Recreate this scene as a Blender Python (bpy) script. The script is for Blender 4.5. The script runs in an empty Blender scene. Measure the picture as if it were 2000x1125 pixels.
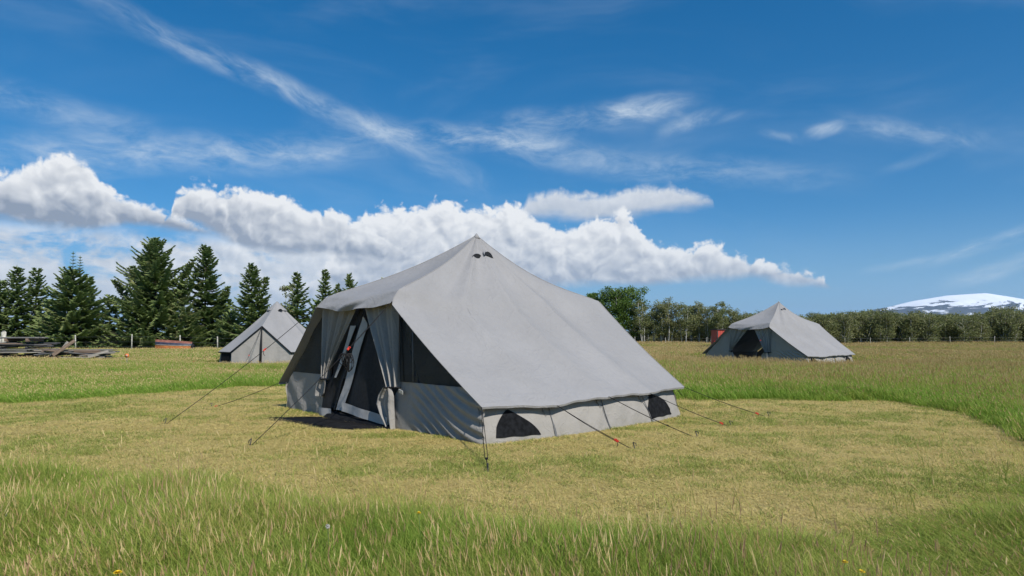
import bpy, bmesh, math, random
import numpy as np
from mathutils import Vector, Matrix, noise as mnoise

random.seed(7)
R = math.radians
scene = bpy.context.scene
COL = scene.collection

# ------------------------------------------------------------------ camera
FPX, HZ, CAMH = 1336.0, 650.0, 1.5          # focal length in photo pixels, horizon row, eye height
cam_d = bpy.data.cameras.new('camera')
cam = bpy.data.objects.new('camera', cam_d); COL.objects.link(cam)
cam.location = (0, 0, CAMH); cam.rotation_euler = (R(90), 0, 0)
cam_d.sensor_width = 36; cam_d.lens = 36*FPX/2000
cam_d.shift_y = (HZ-562.5)/2000
cam_d.clip_start = 0.05; cam_d.clip_end = 120000
scene.camera = cam

# ------------------------------------------------------------------ sun, exposure
SUN_EL = 42.0
SUN_H = Vector((0.586, -0.810, 0)).normalized()
sd = Vector((SUN_H.x*math.cos(R(SUN_EL)), SUN_H.y*math.cos(R(SUN_EL)), math.sin(R(SUN_EL))))
sun_d = bpy.data.lights.new('sun', 'SUN'); sun = bpy.data.objects.new('sun', sun_d); COL.objects.link(sun)
sun_d.energy = 5.0; sun_d.angle = R(0.55); sun_d.color = (1.0, 0.965, 0.905)
sun.rotation_euler = sd.to_track_quat('Z', 'Y').to_euler()
sun.location = (20, -30, 40)
vs = scene.view_settings
scene.display_settings.display_device = 'sRGB'
vs.view_transform = 'Standard'; vs.look = 'None'; vs.exposure = 0.0; vs.gamma = 1.0; vs.use_curve_mapping = False
scene.render.engine = 'CYCLES'
cy = scene.cycles
cy.use_denoising = True
cy.max_bounces = 5; cy.diffuse_bounces = 1; cy.glossy_bounces = 2; cy.transmission_bounces = 4
cy.transparent_max_bounces = 12; cy.volume_bounces = 1
cy.caustics_reflective = False; cy.caustics_refractive = False

# ------------------------------------------------------------------ node helper
class NB:
    def __init__(s, tree): s.t = tree; s.n = tree.nodes; s.l = tree.links
    def put(s, sock, v):
        if isinstance(v, bpy.types.NodeSocket): s.l.new(v, sock)
        elif v is not None:
            if hasattr(sock, 'default_value'):
                try: sock.default_value = v
                except Exception:
                    sock.default_value = (v, v, v) if not hasattr(v, '__len__') else tuple(v)+(1.0,)
    def m(s, op, a, b=None, c=None, clamp=False):
        n = s.n.new('ShaderNodeMath'); n.operation = op; n.use_clamp = clamp
        for i, v in enumerate((a, b, c)):
            if v is not None: s.put(n.inputs[i], v)
        return n.outputs[0]
    def add(s, a, b): return s.m('ADD', a, b)
    def sub(s, a, b): return s.m('SUBTRACT', a, b)
    def mul(s, a, b): return s.m('MULTIPLY', a, b)
    def mx(s, a, b): return s.m('MAXIMUM', a, b)
    def mn(s, a, b): return s.m('MINIMUM', a, b)
    def sm(s, v, a, b, lo=0.0, hi=1.0):
        n = s.n.new('ShaderNodeMapRange'); n.interpolation_type = 'SMOOTHSTEP'
        s.put(n.inputs[0], v); s.put(n.inputs[1], a); s.put(n.inputs[2], b); s.put(n.inputs[3], lo); s.put(n.inputs[4], hi)
        return n.outputs[0]
    def lin(s, v, a, b, lo=0.0, hi=1.0):
        n = s.n.new('ShaderNodeMapRange'); n.clamp = True
        s.put(n.inputs[0], v); s.put(n.inputs[1], a); s.put(n.inputs[2], b); s.put(n.inputs[3], lo); s.put(n.inputs[4], hi)
        return n.outputs[0]
    def xyz(s, x, y, z):
        n = s.n.new('ShaderNodeCombineXYZ')
        for i, v in enumerate((x, y, z)): s.put(n.inputs[i], v)
        return n.outputs[0]
    def sep(s, v):
        n = s.n.new('ShaderNodeSeparateXYZ'); s.put(n.inputs[0], v); return n.outputs
    def noise(s, vec, scale, detail=4, rough=0.5, dist=0.0, col=False):
        n = s.n.new('ShaderNodeTexNoise'); n.noise_dimensions = '3D'
        if vec is not None: s.put(n.inputs['Vector'], vec)
        s.put(n.inputs['Scale'], scale); s.put(n.inputs['Detail'], detail)
        s.put(n.inputs['Roughness'], rough); s.put(n.inputs['Distortion'], dist)
        return n.outputs['Color' if col else 'Fac']
    def mix(s, f, a, b, mode='MIX'):
        n = s.n.new('ShaderNodeMix'); n.data_type = 'RGBA'; n.blend_type = mode
        s.put(n.inputs[0], f)
        for k, v in ((6, a), (7, b)):
            if isinstance(v, bpy.types.NodeSocket): s.l.new(v, n.inputs[k])
            else: n.inputs[k].default_value = tuple(v)+((1.0,) if len(v) == 3 else ())
        return n.outputs[2]
    def ramp(s, f, stops):
        n = s.n.new('ShaderNodeValToRGB'); e = n.color_ramp.elements
        while len(e) > 1: e.remove(e[-1])
        e[0].position = stops[0][0]; e[0].color = tuple(stops[0][1])+(1,)
        for p, c in stops[1:]:
            k = e.new(p); k.color = tuple(c)+(1,)
        s.put(n.inputs[0], f); return n.outputs[0]
    def attr(s, name, out='Fac'):
        n = s.n.new('ShaderNodeAttribute'); n.attribute_name = name; return n.outputs[out]
    def curve(s, v, pts):
        n = s.n.new('ShaderNodeFloatCurve'); c = n.mapping.curves[0]
        pts = sorted(pts)
        while len(c.points) > 2: c.points.remove(c.points[1])
        c.points[0].location = pts[0]; c.points[1].location = pts[-1]
        for p in pts[1:-1]: c.points.new(*p)
        for p in c.points: p.handle_type = 'AUTO_CLAMPED'
        n.mapping.use_clip = False; n.mapping.update()
        s.put(n.inputs['Value'], v); return n.outputs[0]

# ------------------------------------------------------------------ sky with clouds (by direction: azimuth / elevation in degrees)
def build_world():
    w = bpy.data.worlds.new('World'); scene.world = w; w.use_nodes = True
    w.cycles.sampling_method = 'NONE'
    t = w.node_tree; t.nodes.clear(); N = NB(t)
    out = t.nodes.new('ShaderNodeOutputWorld'); bg = t.nodes.new('ShaderNodeBackground')
    sky = t.nodes.new('ShaderNodeTexSky'); sky.sky_type = 'NISHITA'; sky.sun_disc = False
    sky.sun_elevation = R(SUN_EL); sky.sun_rotation = math.atan2(SUN_H.x, SUN_H.y)
    sky.altitude = 60; sky.air_density = 1.0; sky.dust_density = 0.0; sky.ozone_density = 2.0
    SKY_STR = 0.12; SAT = 1.48; CIRC = (.74, .83, .90)
    tc = t.nodes.new('ShaderNodeTexCoord')
    x, y, z = N.sep(tc.outputs['Generated'])
    az = N.mul(N.m('ARCTAN2', x, y), 180/math.pi)
    el = N.mul(N.m('ARCSINE', z), 180/math.pi)
    def S(px, py):
        a = math.atan((px-1000)/FPX); return math.degrees(a), math.degrees(math.atan((HZ-py)/FPX*math.cos(a)))
    # distort the coordinates a little so nothing is ruler straight
    P0 = N.xyz(az, el, 0.0)
    wc = N.sep(N.noise(P0, 0.16, 3, 0.55, col=True))
    P = N.xyz(N.add(az, N.mul(N.sub(wc[0], 0.5), 2.2)), N.add(el, N.mul(N.sub(wc[1], 0.5), 1.2)), 3.7)
    # --- billow noise shared by all cumulus
    def billow(Pv):
        n1 = N.noise(Pv, 0.36, 1.5, 0.5); n2 = N.noise(Pv, 0.95, 1.5, 0.5)
        b1 = N.m('ABSOLUTE', N.sub(N.mul(n1, 2), 1)); b2 = N.m('ABSOLUTE', N.sub(N.mul(n2, 2), 1))
        return N.add(N.mul(b1, 1.6), N.mul(b2, 0.8))
    px_, py_, pz_ = N.sep(P)
    b0 = billow(P)
    b1 = billow(N.xyz(N.add(px_, 0.30), N.add(py_, 0.55), pz_))
    relief = N.sub(b0, b1)
    fine = N.noise(P, 1.9, 5, 0.55)
    soft = N.noise(N.xyz(px_, N.mul(py_, 2.2), 9.0), 0.22, 4, 0.55)
    # --- cirrus base: long streaky noise in several directions
    cir = 0.0
    def dirn(ang, seed):
        c, s_ = math.cos(R(ang)), math.sin(R(ang))
        al = N.add(N.mul(px_, c*.22), N.mul(py_, s_*.22)); ac = N.sub(N.mul(py_, c*.62), N.mul(px_, s_*.62))
        return N.noise(N.xyz(al, ac, seed), 1.0, 7, 0.66, 0.35)
    DIRN = {k: dirn(a_, k*7.7) for k, a_ in ((0, -24), (1, 0), (2, 17))}
    SMN = {k: N.sm(v_, .28, .86) for k, v_ in DIRN.items()}
    def streak(p0, p1, width, strength, nscale=(0.10, 1.1), bend=0.0, soft_end=0.35, thr=(0.30, 0.72)):
        nonlocal cir
        (ax, ay), (bx, by) = S(*p0), S(*p1)
        L = math.hypot(bx-ax, by-ay); ux, uy = (bx-ax)/L, (by-ay)/L
        def dot(vx, vy, c):
            q = t.nodes.new('ShaderNodeVectorMath'); q.operation = 'DOT_PRODUCT'; t.links.new(P, q.inputs[0]); q.inputs[1].default_value = (vx, vy, c/3.7); return q.outputs['Value']
        s = dot(ux/L, uy/L, -(ax*ux+ay*uy)/L)                        # 0..1 along
        d = dot(-uy/width, ux/width, (ax*uy-ay*ux)/width)            # across, in widths
        if bend: d = N.add(d, N.mul(N.mul(s, N.sub(1.0, s)), bend/width))
        sc2 = N.m('ABSOLUTE', N.sub(s, .5))
        m = N.mul(N.sm(N.m('ABSOLUTE', d), 0.0, 1.0, strength, 0.0), N.sm(sc2, .5-soft_end, .5+soft_end*.5, 1.0, 0.0))
        an = math.degrees(math.atan2(uy, ux)); n = SMN[(0 if an < -13 else 2 if an > 9 else 1)]
        cir = N.m('MULTIPLY_ADD', m, n, cir) if not isinstance(cir, float) else N.mul(m, n)
    streak((170, -20), (790, 265), 1.3, .80, (.22, 1.1), .8)
    streak((690, 215), (960, 375), 1.9, .42, (.5, .9))
    streak((-120, 150), (300, 262), 1.8, .60, (.16, .9))
    streak((-150, 300), (720, 290), 2.1, .95, (.12, .9), -.8)
    streak((560, 310), (720, 278), .75, .40, (.4, 1.6))
    streak((640, 250), (1120, 275), 1.6, .85, (.12, 1.0))
    streak((880, 265), (1620, 345), 1.8, .60, (.10, .8), .8)
    streak((950, 235), (1340, 205), 1.5, .65, (.25, 1.0), .6)
    streak((1180, 215), (1345, 205), 1.35, .75, (.5, .9))
    streak((1290, 260), (1440, 222), .85, .75, (.5, 1.2), -.9)
    streak((1570, 265), (1640, 240), .75, 1.0, (.7, 1.2), 0, .4, (.2, .6))
    streak((1490, 262), (1580, 280), .5, .45, (.6, 1.4))
    streak((1630, 228), (1950, 268), 1.1, .55, (.35, 1.1), 1.2)
    streak((1720, 330), (1850, 290), .6, .25, (.3, 1.2))
    streak((1800, 520), (2080, 415), .75, .75, (.15, 1.0), .6)
    streak((1850, 560), (2120, 455), .85, .70, (.15, 1.0), .6)
    streak((1690, 535), (1830, 500), .5, .35, (.2, 1.2))
    # the same kind of cirrus elsewhere round the sky
    ciro = N.mul(N.sm(N.noise(N.xyz(N.mul(px_, .05), N.mul(py_, .16), 21.0), 1.0, 4, 0.6, 0.6), .42, .85), N.mul(N.sm(el, 3, 12), .45))
    cir = N.m('MULTIPLY', N.add(cir, N.mul(ciro, .30)), N.sm(el, 0, 3), clamp=True)
    gam = N.n.new('ShaderNodeHueSaturation'); gam.inputs['Saturation'].default_value = SAT; gam.inputs['Hue'].default_value = .498; gam.inputs['Value'].default_value = SKY_STR
    zz = N.add(N.mul(N.mx(z, 0.0), 1.0), .10)
    t.links.new(N.xyz(x, y, zz), sky.inputs['Vector'])
    t.links.new(sky.outputs[0], gam.inputs['Color'])
    base = N.mix(N.sm(el, 10, 0, 0, .6), gam.outputs[0], (.29, .48, .63))
    col = N.mix(N.mul(cir, .80), base, CIRC)
    ciw = N.mx(N.sm(N.m('ABSOLUTE', az), 52, 85, .30, 1.0), N.sm(el, 34, 58, .30, 1.0))
    colo = N.mix(N.mul(N.mul(ciro, ciw), .80), base, CIRC)
    # --- cumulus layers
    uaz = N.m('DIVIDE', N.add(az, 60.0), 120.0)
    def crv(pts):
        q = []
        for p in pts:
            a, e = S(*p); q.append(((a+60)/120, e/16))
        return N.mul(N.curve(uaz, q), 16.0)
    def layer(col, tops, bases, amp, dark, light, gain=1.0, a_max=1.0, low=.22, edge=.34, reliefk=.55, bsoft=.9):
        T = crv(tops); B = crv(bases)
        dt = N.add(N.sub(T, el), N.add(N.mul(N.sub(b0, .55), amp), N.mul(N.sub(fine, .5), amp*1.05)))
        db = N.add(N.sub(el, B), N.mul(N.sub(soft, .5), 1.6))
        a = N.mul(N.sm(dt, -.08, N.add(edge, N.mul(soft, .5))), N.sm(db, -.25, bsoft))
        hf = N.m('DIVIDE', N.sub(el, B), N.mx(N.sub(T, B), 0.7))
        li = N.add(N.sm(N.add(hf, N.mul(N.sub(soft, .5), .7)), .0, .95, low, .88), N.mul(relief, reliefk))
        li = N.add(li, N.mul(N.sm(dt, 0, 1.6, .30, 0), N.sm(hf, .25, .75)))
        li = N.add(li, N.mul(N.sub(fine, .5), .14))
        li = N.m('MULTIPLY', li, gain, clamp=True)
        c = N.mix(li, dark, light)
        return N.mix(N.mul(a, a_max), col, c)
    DK, LT = (.36, .41, .50), (.93, .94, .95)
    # low broken bank behind the trees, all round the horizon
    n = N.noise(N.xyz(N.mul(px_, .20), N.mul(py_, .42), 14.0), 1.0, 6, 0.58, 0.3)
    msk = N.mul(N.sm(el, 8.0, 6.4), N.sm(el, -.5, 1.0))
    side = N.mx(N.sm(az, 4, -10), N.sm(az, 40, 56, 0, .8))
    a = N.mul(N.mul(N.sm(N.add(n, N.mul(N.sub(fine, .5), .10)), .33, .52), msk), side)
    bk = N.mix(N.m('ADD', N.mul(relief, .5), N.sm(n, .42, .72, .62, .80), clamp=True), (.38, .45, .56), (.95, .96, .97)); a = N.mul(a, .95)
    col = N.mix(a, col, bk); colo = N.mix(a, colo, bk)
    # cumulus round the rest of the sky
    rr = random.Random(3)
    def ring(lo, hi, ):
        return [(i/24, (lo+(hi-lo)*rr.random())/16) for i in range(25)]
    ur = N.m('DIVIDE', N.add(az, 180.0), 360.0)
    To = N.mul(N.curve(ur, ring(4.5, 9.5)), 16.0); outm = N.sm(N.m('ABSOLUTE', az), 46, 52)
    dto = N.add(N.sub(To, el), N.mul(N.sub(b0, .55), 1.5)); dbo = N.add(N.sub(el, 6.0), N.mul(N.sub(soft, .5), 1.6))
    ao = N.mul(N.mul(N.sm(dto, 0, .25), N.sm(dbo, -.1, .6)), outm)
    colo = N.mix(ao, colo, N.mix(N.m('ADD', N.sm(dbo, 0, 4, .25, .9), N.mul(relief, .5), clamp=True), DK, LT))
    # grey one behind
    col = layer(col, [(800, 470), (1010, 420), (1035, 372), (1090, 362), (1170, 368), (1260, 352), (1350, 366), (1385, 372), (1400, 430), (1440, 520), (1700, 560)],
                [(800, 420), (1030, 425), (1200, 432), (1390, 405), (1700, 410)], .8, (.50, .55, .63), (.80, .82, .85), 1.0, .90, .25, .6, .5)
    # small scraps
    # long bank over the main tent
    col = layer(col, [(560, 575), (640, 500), (690, 422), (760, 396), (850, 390), (960, 398), (1005, 394), (1060, 424), (1110, 436), (1150, 416), (1205, 410), (1240, 428), (1265, 455), (1330, 470), (1400, 472), (1440, 490), (1500, 505), (1545, 513), (1590, 522), (1625, 550), (1680, 620)],
                [(560, 585), (660, 590), (800, 600), (1000, 565), (1150, 563), (1280, 562), (1380, 548), (1470, 550), (1540, 562), (1600, 562), (1700, 566)], 1.25, (.40, .45, .54), LT, 1.0, 1.0, .16, .30, .75, .8)
    col = layer(col, [(250, 560), (325, 450), (350, 362), (400, 348), (455, 368), (540, 372), (600, 395), (650, 412), (710, 430), (790, 480), (880, 560)],
                [(250, 440), (340, 432), (420, 455), (500, 486), (580, 498), (680, 500), (760, 510), (850, 510)], 1.15, (.33, .38, .47), LT, 1.0, 1.0, .0, .30, .7, .55)
    col = layer(col, [(-380, 470), (-300, 400), (-200, 350), (-60, 345), (0, 332), (80, 312), (130, 298), (180, 325), (215, 365), (300, 396), (360, 418), (430, 452), (470, 500), (560, 600)],
                [(-380, 430), (-200, 430), (0, 428), (110, 446), (200, 448), (260, 440), (350, 452), (430, 456), (560, 470)], 1.15, (.29, .34, .43), LT, 1.0, 1.0, -.05, .30, .7, .5)
    bgo = t.nodes.new('ShaderNodeBackground'); mxs = t.nodes.new('ShaderNodeMixShader')
    for c_, b_ in ((col, bg), (colo, bgo)):
        sc_ = t.nodes.new('ShaderNodeVectorMath'); sc_.operation = 'SCALE'; sc_.inputs['Scale'].default_value = 1/SKY_STR
        t.links.new(c_, sc_.inputs[0]); t.links.new(sc_.outputs[0], b_.inputs['Color']); b_.inputs['Strength'].default_value = SKY_STR
    inside = N.mul(N.m('LESS_THAN', N.m('ABSOLUTE', az), 52.0), N.m('LESS_THAN', el, 34.0))
    t.links.new(inside, mxs.inputs[0]); t.links.new(bgo.outputs[0], mxs.inputs[1]); t.links.new(bg.outputs[0], mxs.inputs[2])
    t.links.new(mxs.outputs[0], out.inputs[0])
build_world()

# ------------------------------------------------------------------ materials
MATS = {}
def mat(name, color=(.5, .5, .5), rough=.8, var=.15, vscale=3.0, bump=0.0, bscale=60.0, metal=0.0, transl=0.0, color2=None, spec=0.3, vstretch=(1, 1, 1), coords='Object', alpha=1.0, tint=None):
    """Principled material with noise-driven colour variation, optional bump, translucency, mesh transparency."""
    if name in MATS: return MATS[name]
    m = bpy.data.materials.new(name); m.use_nodes = True; t = m.node_tree; t.nodes.clear(); N = NB(t)
    out = t.nodes.new('ShaderNodeOutputMaterial')
    p = t.nodes.new('ShaderNodeBsdfPrincipled')
    tc = t.nodes.new('ShaderNodeTexCoord'); v = tc.outputs[coords]
    mp = t.nodes.new('ShaderNodeMapping'); mp.inputs['Scale'].default_value = vstretch
    t.links.new(v, mp.inputs['Vector']); v = mp.outputs[0]
    n = N.noise(v, vscale, 5, .6)
    c2 = color2 if color2 else tuple(max(0, c*(1-var)) for c in color)
    c1 = color if color2 else tuple(min(1, c*(1+var)) for c in color)
    c = N.mix(N.sm(n, .3, .7), c2, c1)
    if tint: c = N.mix(N.attr('tint'), c, N.mix(1.0, c, tint, 'MULTIPLY'))
    t.links.new(c, p.inputs['Base Color'])
    p.inputs['Roughness'].default_value = rough; p.inputs['Metallic'].default_value = metal
    p.inputs['Specular IOR Level'].default_value = spec
    if bump:
        b = t.nodes.new('ShaderNodeBump'); b.inputs['Strength'].default_value = bump; b.inputs['Distance'].default_value = .02
        t.links.new(N.noise(v, bscale, 4, .6), b.inputs['Height']); t.links.new(b.outputs[0], p.inputs['Normal'])
    sh = p.outputs[0]
    if transl:
        tr = t.nodes.new('ShaderNodeBsdfTranslucent'); t.links.new(c, tr.inputs['Color'])
        mxs = t.nodes.new('ShaderNodeMixShader'); mxs.inputs[0].default_value = transl
        t.links.new(sh, mxs.inputs[1]); t.links.new(tr.outputs[0], mxs.inputs[2]); sh = mxs.outputs[0]
    if alpha < 1:
        tp = t.nodes.new('ShaderNodeBsdfTransparent'); mxs = t.nodes.new('ShaderNodeMixShader'); mxs.inputs[0].default_value = alpha
        t.links.new(tp.outputs[0], mxs.inputs[1]); t.links.new(sh, mxs.inputs[2]); sh = mxs.outputs[0]
    t.links.new(sh, out.inputs[0]); MATS[name] = m; return m

def canvas_mat(name, color):
    """grey polycotton: weave, soft mottling, tension creases as fine relief"""
    m = bpy.data.materials.new(name); m.use_nodes = True; t = m.node_tree; t.nodes.clear(); N = NB(t)
    out = t.nodes.new('ShaderNodeOutputMaterial'); p = t.nodes.new('ShaderNodeBsdfPrincipled')
    tc = t.nodes.new('ShaderNodeTexCoord'); o = tc.outputs['Object']
    n = N.noise(o, .9, 5, .6); n2 = N.noise(o, 14, 4, .6)
    x, y, z = N.sep(o)
    dirt = N.mul(N.sm(z, .28, .0), N.sm(N.noise(o, 5, 5, .65), .35, .7))
    c = N.mix(N.sm(n, .3, .7), tuple(k*.94 for k in color), tuple(min(1, k*1.05) for k in color))
    c = N.mix(N.mul(N.sm(n2, .35, .75), .16), c, tuple(k*.8 for k in color))
    c = N.mix(N.mul(N.sm(N.noise(N.xyz(x, y, N.mul(z, .35)), 1.7, 6, .7), .5, .8), .22), c, tuple(k*.82 for k in color))
    c = N.mix(N.mul(dirt, .35), c, (.20, .18, .12))
    t.links.new(c, p.inputs['Base Color']); p.inputs['Roughness'].default_value = .85
    p.inputs['Specular IOR Level'].default_value = .25
    p.inputs['Sheen Weight'].default_value = .12
    crease = N.m('ABSOLUTE', N.sub(N.noise(o, 2.6, 3, .5, .8), .5))
    crease = N.sm(crease, 0, .05, 1, 0)
    h = N.add(N.add(N.mul(N.noise(o, 1.9, 5, .6), 1.3), N.mul(crease, .10)), N.mul(N.noise(o, 220, 2, .5), .03))
    b = t.nodes.new('ShaderNodeBump'); b.inputs['Strength'].default_value = .55; b.inputs['Distance'].default_value = .06
    t.links.new(h, b.inputs['Height']); t.links.new(b.outputs[0], p.inputs['Normal'])
    tr = t.nodes.new('ShaderNodeBsdfTranslucent'); t.links.new(c, tr.inputs['Color'])
    mxs = t.nodes.new('ShaderNodeMixShader'); mxs.inputs[0].default_value = .04
    t.links.new(p.outputs[0], mxs.inputs[1]); t.links.new(tr.outputs[0], mxs.inputs[2])
    t.links.new(mxs.outputs[0], out.inputs[0]); MATS[name] = m; return m

CANVAS = canvas_mat('canvas_grey', (.302, .291, .284))
CANVAS_W = canvas_mat('canvas_wall', (.322, .300, .270))
NET = mat('black_netting', (.045, .046, .043), .7, .35, 5, alpha=.72, vstretch=(6, 6, .6))
NETDARK = mat('black_netting_dense', (.016, .017, .019), .7, .3, 18, alpha=.95)
BLACK = mat('black_webbing', (.012, .012, .013), .7, .3, 20)
PVC = mat('black_groundsheet', (.011, .011, .012), .8, .3, 6, .3, 8, spec=.12)
ROPE = mat('black_rope', (.014, .013, .013), .8, .3, 60)
RED = mat('red_plastic', (.62, .055, .035), .4, .15, 20)
STEEL = mat('peg_steel', (.07, .065, .06), .5, .3, 40, metal=.6)
BORDER = mat('screen_border_cloth', (.42, .40, .37), .85, .12, 6, .3, 9)

# ------------------------------------------------------------------ object helpers
def tag(o, label, cat, group=None, kind=None):
    if label: o['label'] = label
    if cat: o['category'] = cat
    if group: o['group'] = group
    if kind: o['kind'] = kind
    return o
def empty(name, loc=(0, 0, 0), rz=0.0):
    o = bpy.data.objects.new(name, None); COL.objects.link(o); o.empty_display_size = .3
    o.location = loc; o.rotation_euler = (0, 0, rz); return o
def mesh(name, V, F, m, parent=None, smooth=True, tint=None):
    me = bpy.data.meshes.new(name)
    if isinstance(V, np.ndarray): V = V.tolist()
    if isinstance(F, np.ndarray): F = F.tolist()
    me.from_pydata(V, [], F); me.update()
    ms = m if isinstance(m, (list, tuple)) else [m]
    for k in ms: me.materials.append(k)
    if smooth: me.polygons.foreach_set('use_smooth', [True]*len(me.polygons))
    if tint is not None:
        a = me.attributes.new('tint', 'FLOAT', 'POINT'); a.data.foreach_set('value', np.asarray(tint, dtype=np.float32))
    o = bpy.data.objects.new(name, me); COL.objects.link(o)
    if parent: o.parent = parent
    return o
def grid_faces(nu, nv, off=0):
    return [(off+i*nv+j, off+(i+1)*nv+j, off+(i+1)*nv+j+1, off+i*nv+j+1) for i in range(nu-1) for j in range(nv-1)]
def tube_geo(pts, r, sides=6, V=None, F=None):
    V = [] if V is None else V; F = [] if F is None else F
    pts = [Vector(p) for p in pts]; off = len(V); n = len(pts)
    rs = r if hasattr(r, '__len__') else [r]*n
    for i, p in enumerate(pts):
        d = (pts[min(i+1, n-1)]-pts[max(i-1, 0)]).normalized()
        a = d.cross(Vector((0, 0, 1))); a = a.normalized() if a.length > 1e-4 else Vector((1, 0, 0)); b = d.cross(a)
        for k in range(sides):
            t = 2*math.pi*k/sides; V.append(tuple(p+(a*math.cos(t)+b*math.sin(t))*rs[i]))
    for i in range(n-1):
        for k in range(sides):
            F.append((off+i*sides+k, off+i*sides+(k+1) % sides, off+(i+1)*sides+(k+1) % sides, off+(i+1)*sides+k))
    F.append(tuple(off+k for k in range(sides))[::-1]); F.append(tuple(off+(n-1)*sides+k for k in range(sides)))
    return V, F
def tube(name, pts, r, m, parent=None, sides=6):
    V, F = tube_geo(pts, r, sides); return mesh(name, V, F, m, parent)
def box_geo(c, h, M=None, V=None, F=None, bev=0.0):
    V = [] if V is None else V; F = [] if F is None else F; o = len(V); c = Vector(c)
    for sx in (-1, 1):
        for sy in (-1, 1):
            for sz in (-1, 1):
                p = Vector((sx*h[0], sy*h[1], sz*h[2]))
                V.append(tuple(c+(M @ p if M else p)))
    F += [tuple(o+i for i in f) for f in ((0, 1, 3, 2), (4, 6, 7, 5), (0, 4, 5, 1), (2, 3, 7, 6), (0, 2, 6, 4), (1, 5, 7, 3))]
    return V, F
def box(name, c, h, m, parent=None, rot=None, bev=0.01):
    V, F = box_geo((0, 0, 0), h); bm = bmesh.new()
    vs_ = [bm.verts.new(v) for v in V]
    for f in F: bm.faces.new([vs_[i] for i in f])
    if bev: bmesh.ops.bevel(bm, geom=list(bm.edges), offset=bev, segments=1, affect='EDGES')
    bmesh.ops.recalc_face_normals(bm, faces=list(bm.faces))
    me = bpy.data.meshes.new(name); bm.to_mesh(me); bm.free(); me.materials.append(m)
    o = bpy.data.objects.new(name, me); COL.objects.link(o); o.location = c
    if rot: o.rotation_euler = rot
    if parent: o.parent = parent
    return o
def copy_tree(o, parent=None):
    c = o.copy(); COL.objects.link(c); c.parent = parent
    for ch in list(o.children): copy_tree(ch, c)
    return c
def sstep(x, a, b):
    t = np.clip((np.asarray(x, float)-a)/(b-a), 0, 1); return t*t*(3-2*t)
def at(px, d, z=0.0): return Vector(((px-1000)/FPX*d, d, z))
def zat(py, d): return CAMH+(HZ-py)*d/FPX

# ------------------------------------------------------------------ ground
_rg = np.random.default_rng(5)
def vnoise(x, y, scale, seed=0):
    """smooth value noise on arrays"""
    x = np.asarray(x, float)/scale+seed*17.3; y = np.asarray(y, float)/scale+seed*9.1
    xi = np.floor(x).astype(np.int64); yi = np.floor(y).astype(np.int64); fx = x-xi; fy = y-yi
    fx = fx*fx*(3-2*fx); fy = fy*fy*(3-2*fy)
    def h(a, b):
        n = (a*374761393+b*668265263+seed*362437) & 0x7fffffff
        n = ((n ^ (n >> 13))*1274126177) & 0x7fffffff
        return ((n ^ (n >> 16)) & 0xffff)/65535.0
    return (h(xi, yi)*(1-fx)+h(xi+1, yi)*fx)*(1-fy)+(h(xi, yi+1)*(1-fx)+h(xi+1, yi+1)*fx)*fy
def gz(x, y):
    x = np.asarray(x, float); y = np.asarray(y, float)
    z = -.15*sstep(x, 2, 10)*sstep(y, 18, 32)*(1-sstep(y, 60, 85))
    z = z+.06*sstep(-x, 4, 11)*sstep(y, 18, 30)
    near = sstep(np.hypot(x, y), 15, 30)
    z = z+(vnoise(x, y, 9, 1)-.5)*.10*near*(1-sstep(y, 300, 600))+(vnoise(x, y, 1.4, 2)-.5)*.02*(1-sstep(np.hypot(x, y), 40, 80))
    return z
def gzf(x, y): return float(gz(x, y))

MOWN = np.array([(-16, 14.2), (-10.5, 14.1), (-8.9, 16.6), (-7.4, 18.8), (-4.5, 19.6), (-1, 18.2), (2.2, 15.9), (3.6, 15.3), (6.0, 15.0), (7.7, 14.7), (8.6, 14.4), (8.3, 12.4), (7.5, 10.6), (6.9, 9.2), (6.4, 7.6), (5.2, 6.5), (4.1, 5.7), (3.0, 5.1), (1.7, 4.75), (.7, 4.85), (-.4, 5.15), (-1.75, 5.75), (-3.5, 6.6), (-5.3, 7.1), (-9, 7.8), (-16, 8.2)])
def mown_sd(x, y):
    """signed distance to the edge of the mown patch, positive inside (metres)"""
    x = np.asarray(x, float); y = np.asarray(y, float)
    d = np.full(x.shape, 1e9); ins = np.zeros(x.shape, bool)
    n = len(MOWN)
    for i in range(n):
        a = MOWN[i]; b = MOWN[(i+1) % n]; e = b-a; L = e@e
        t = np.clip(((x-a[0])*e[0]+(y-a[1])*e[1])/L, 0, 1)
        d = np.minimum(d, np.hypot(x-a[0]-t*e[0], y-a[1]-t*e[1]))
        c = ((a[1] > y) != (b[1] > y)) & (x < (b[0]-a[0])*(y-a[1])/(b[1]-a[1]+1e-12)+a[0])
        ins ^= c
    w = (vnoise(x, y, 1.1, 3)-.5)*.55+(vnoise(x, y, .35, 4)-.5)*.2
    return np.where(ins, d, -d)+w

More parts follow.
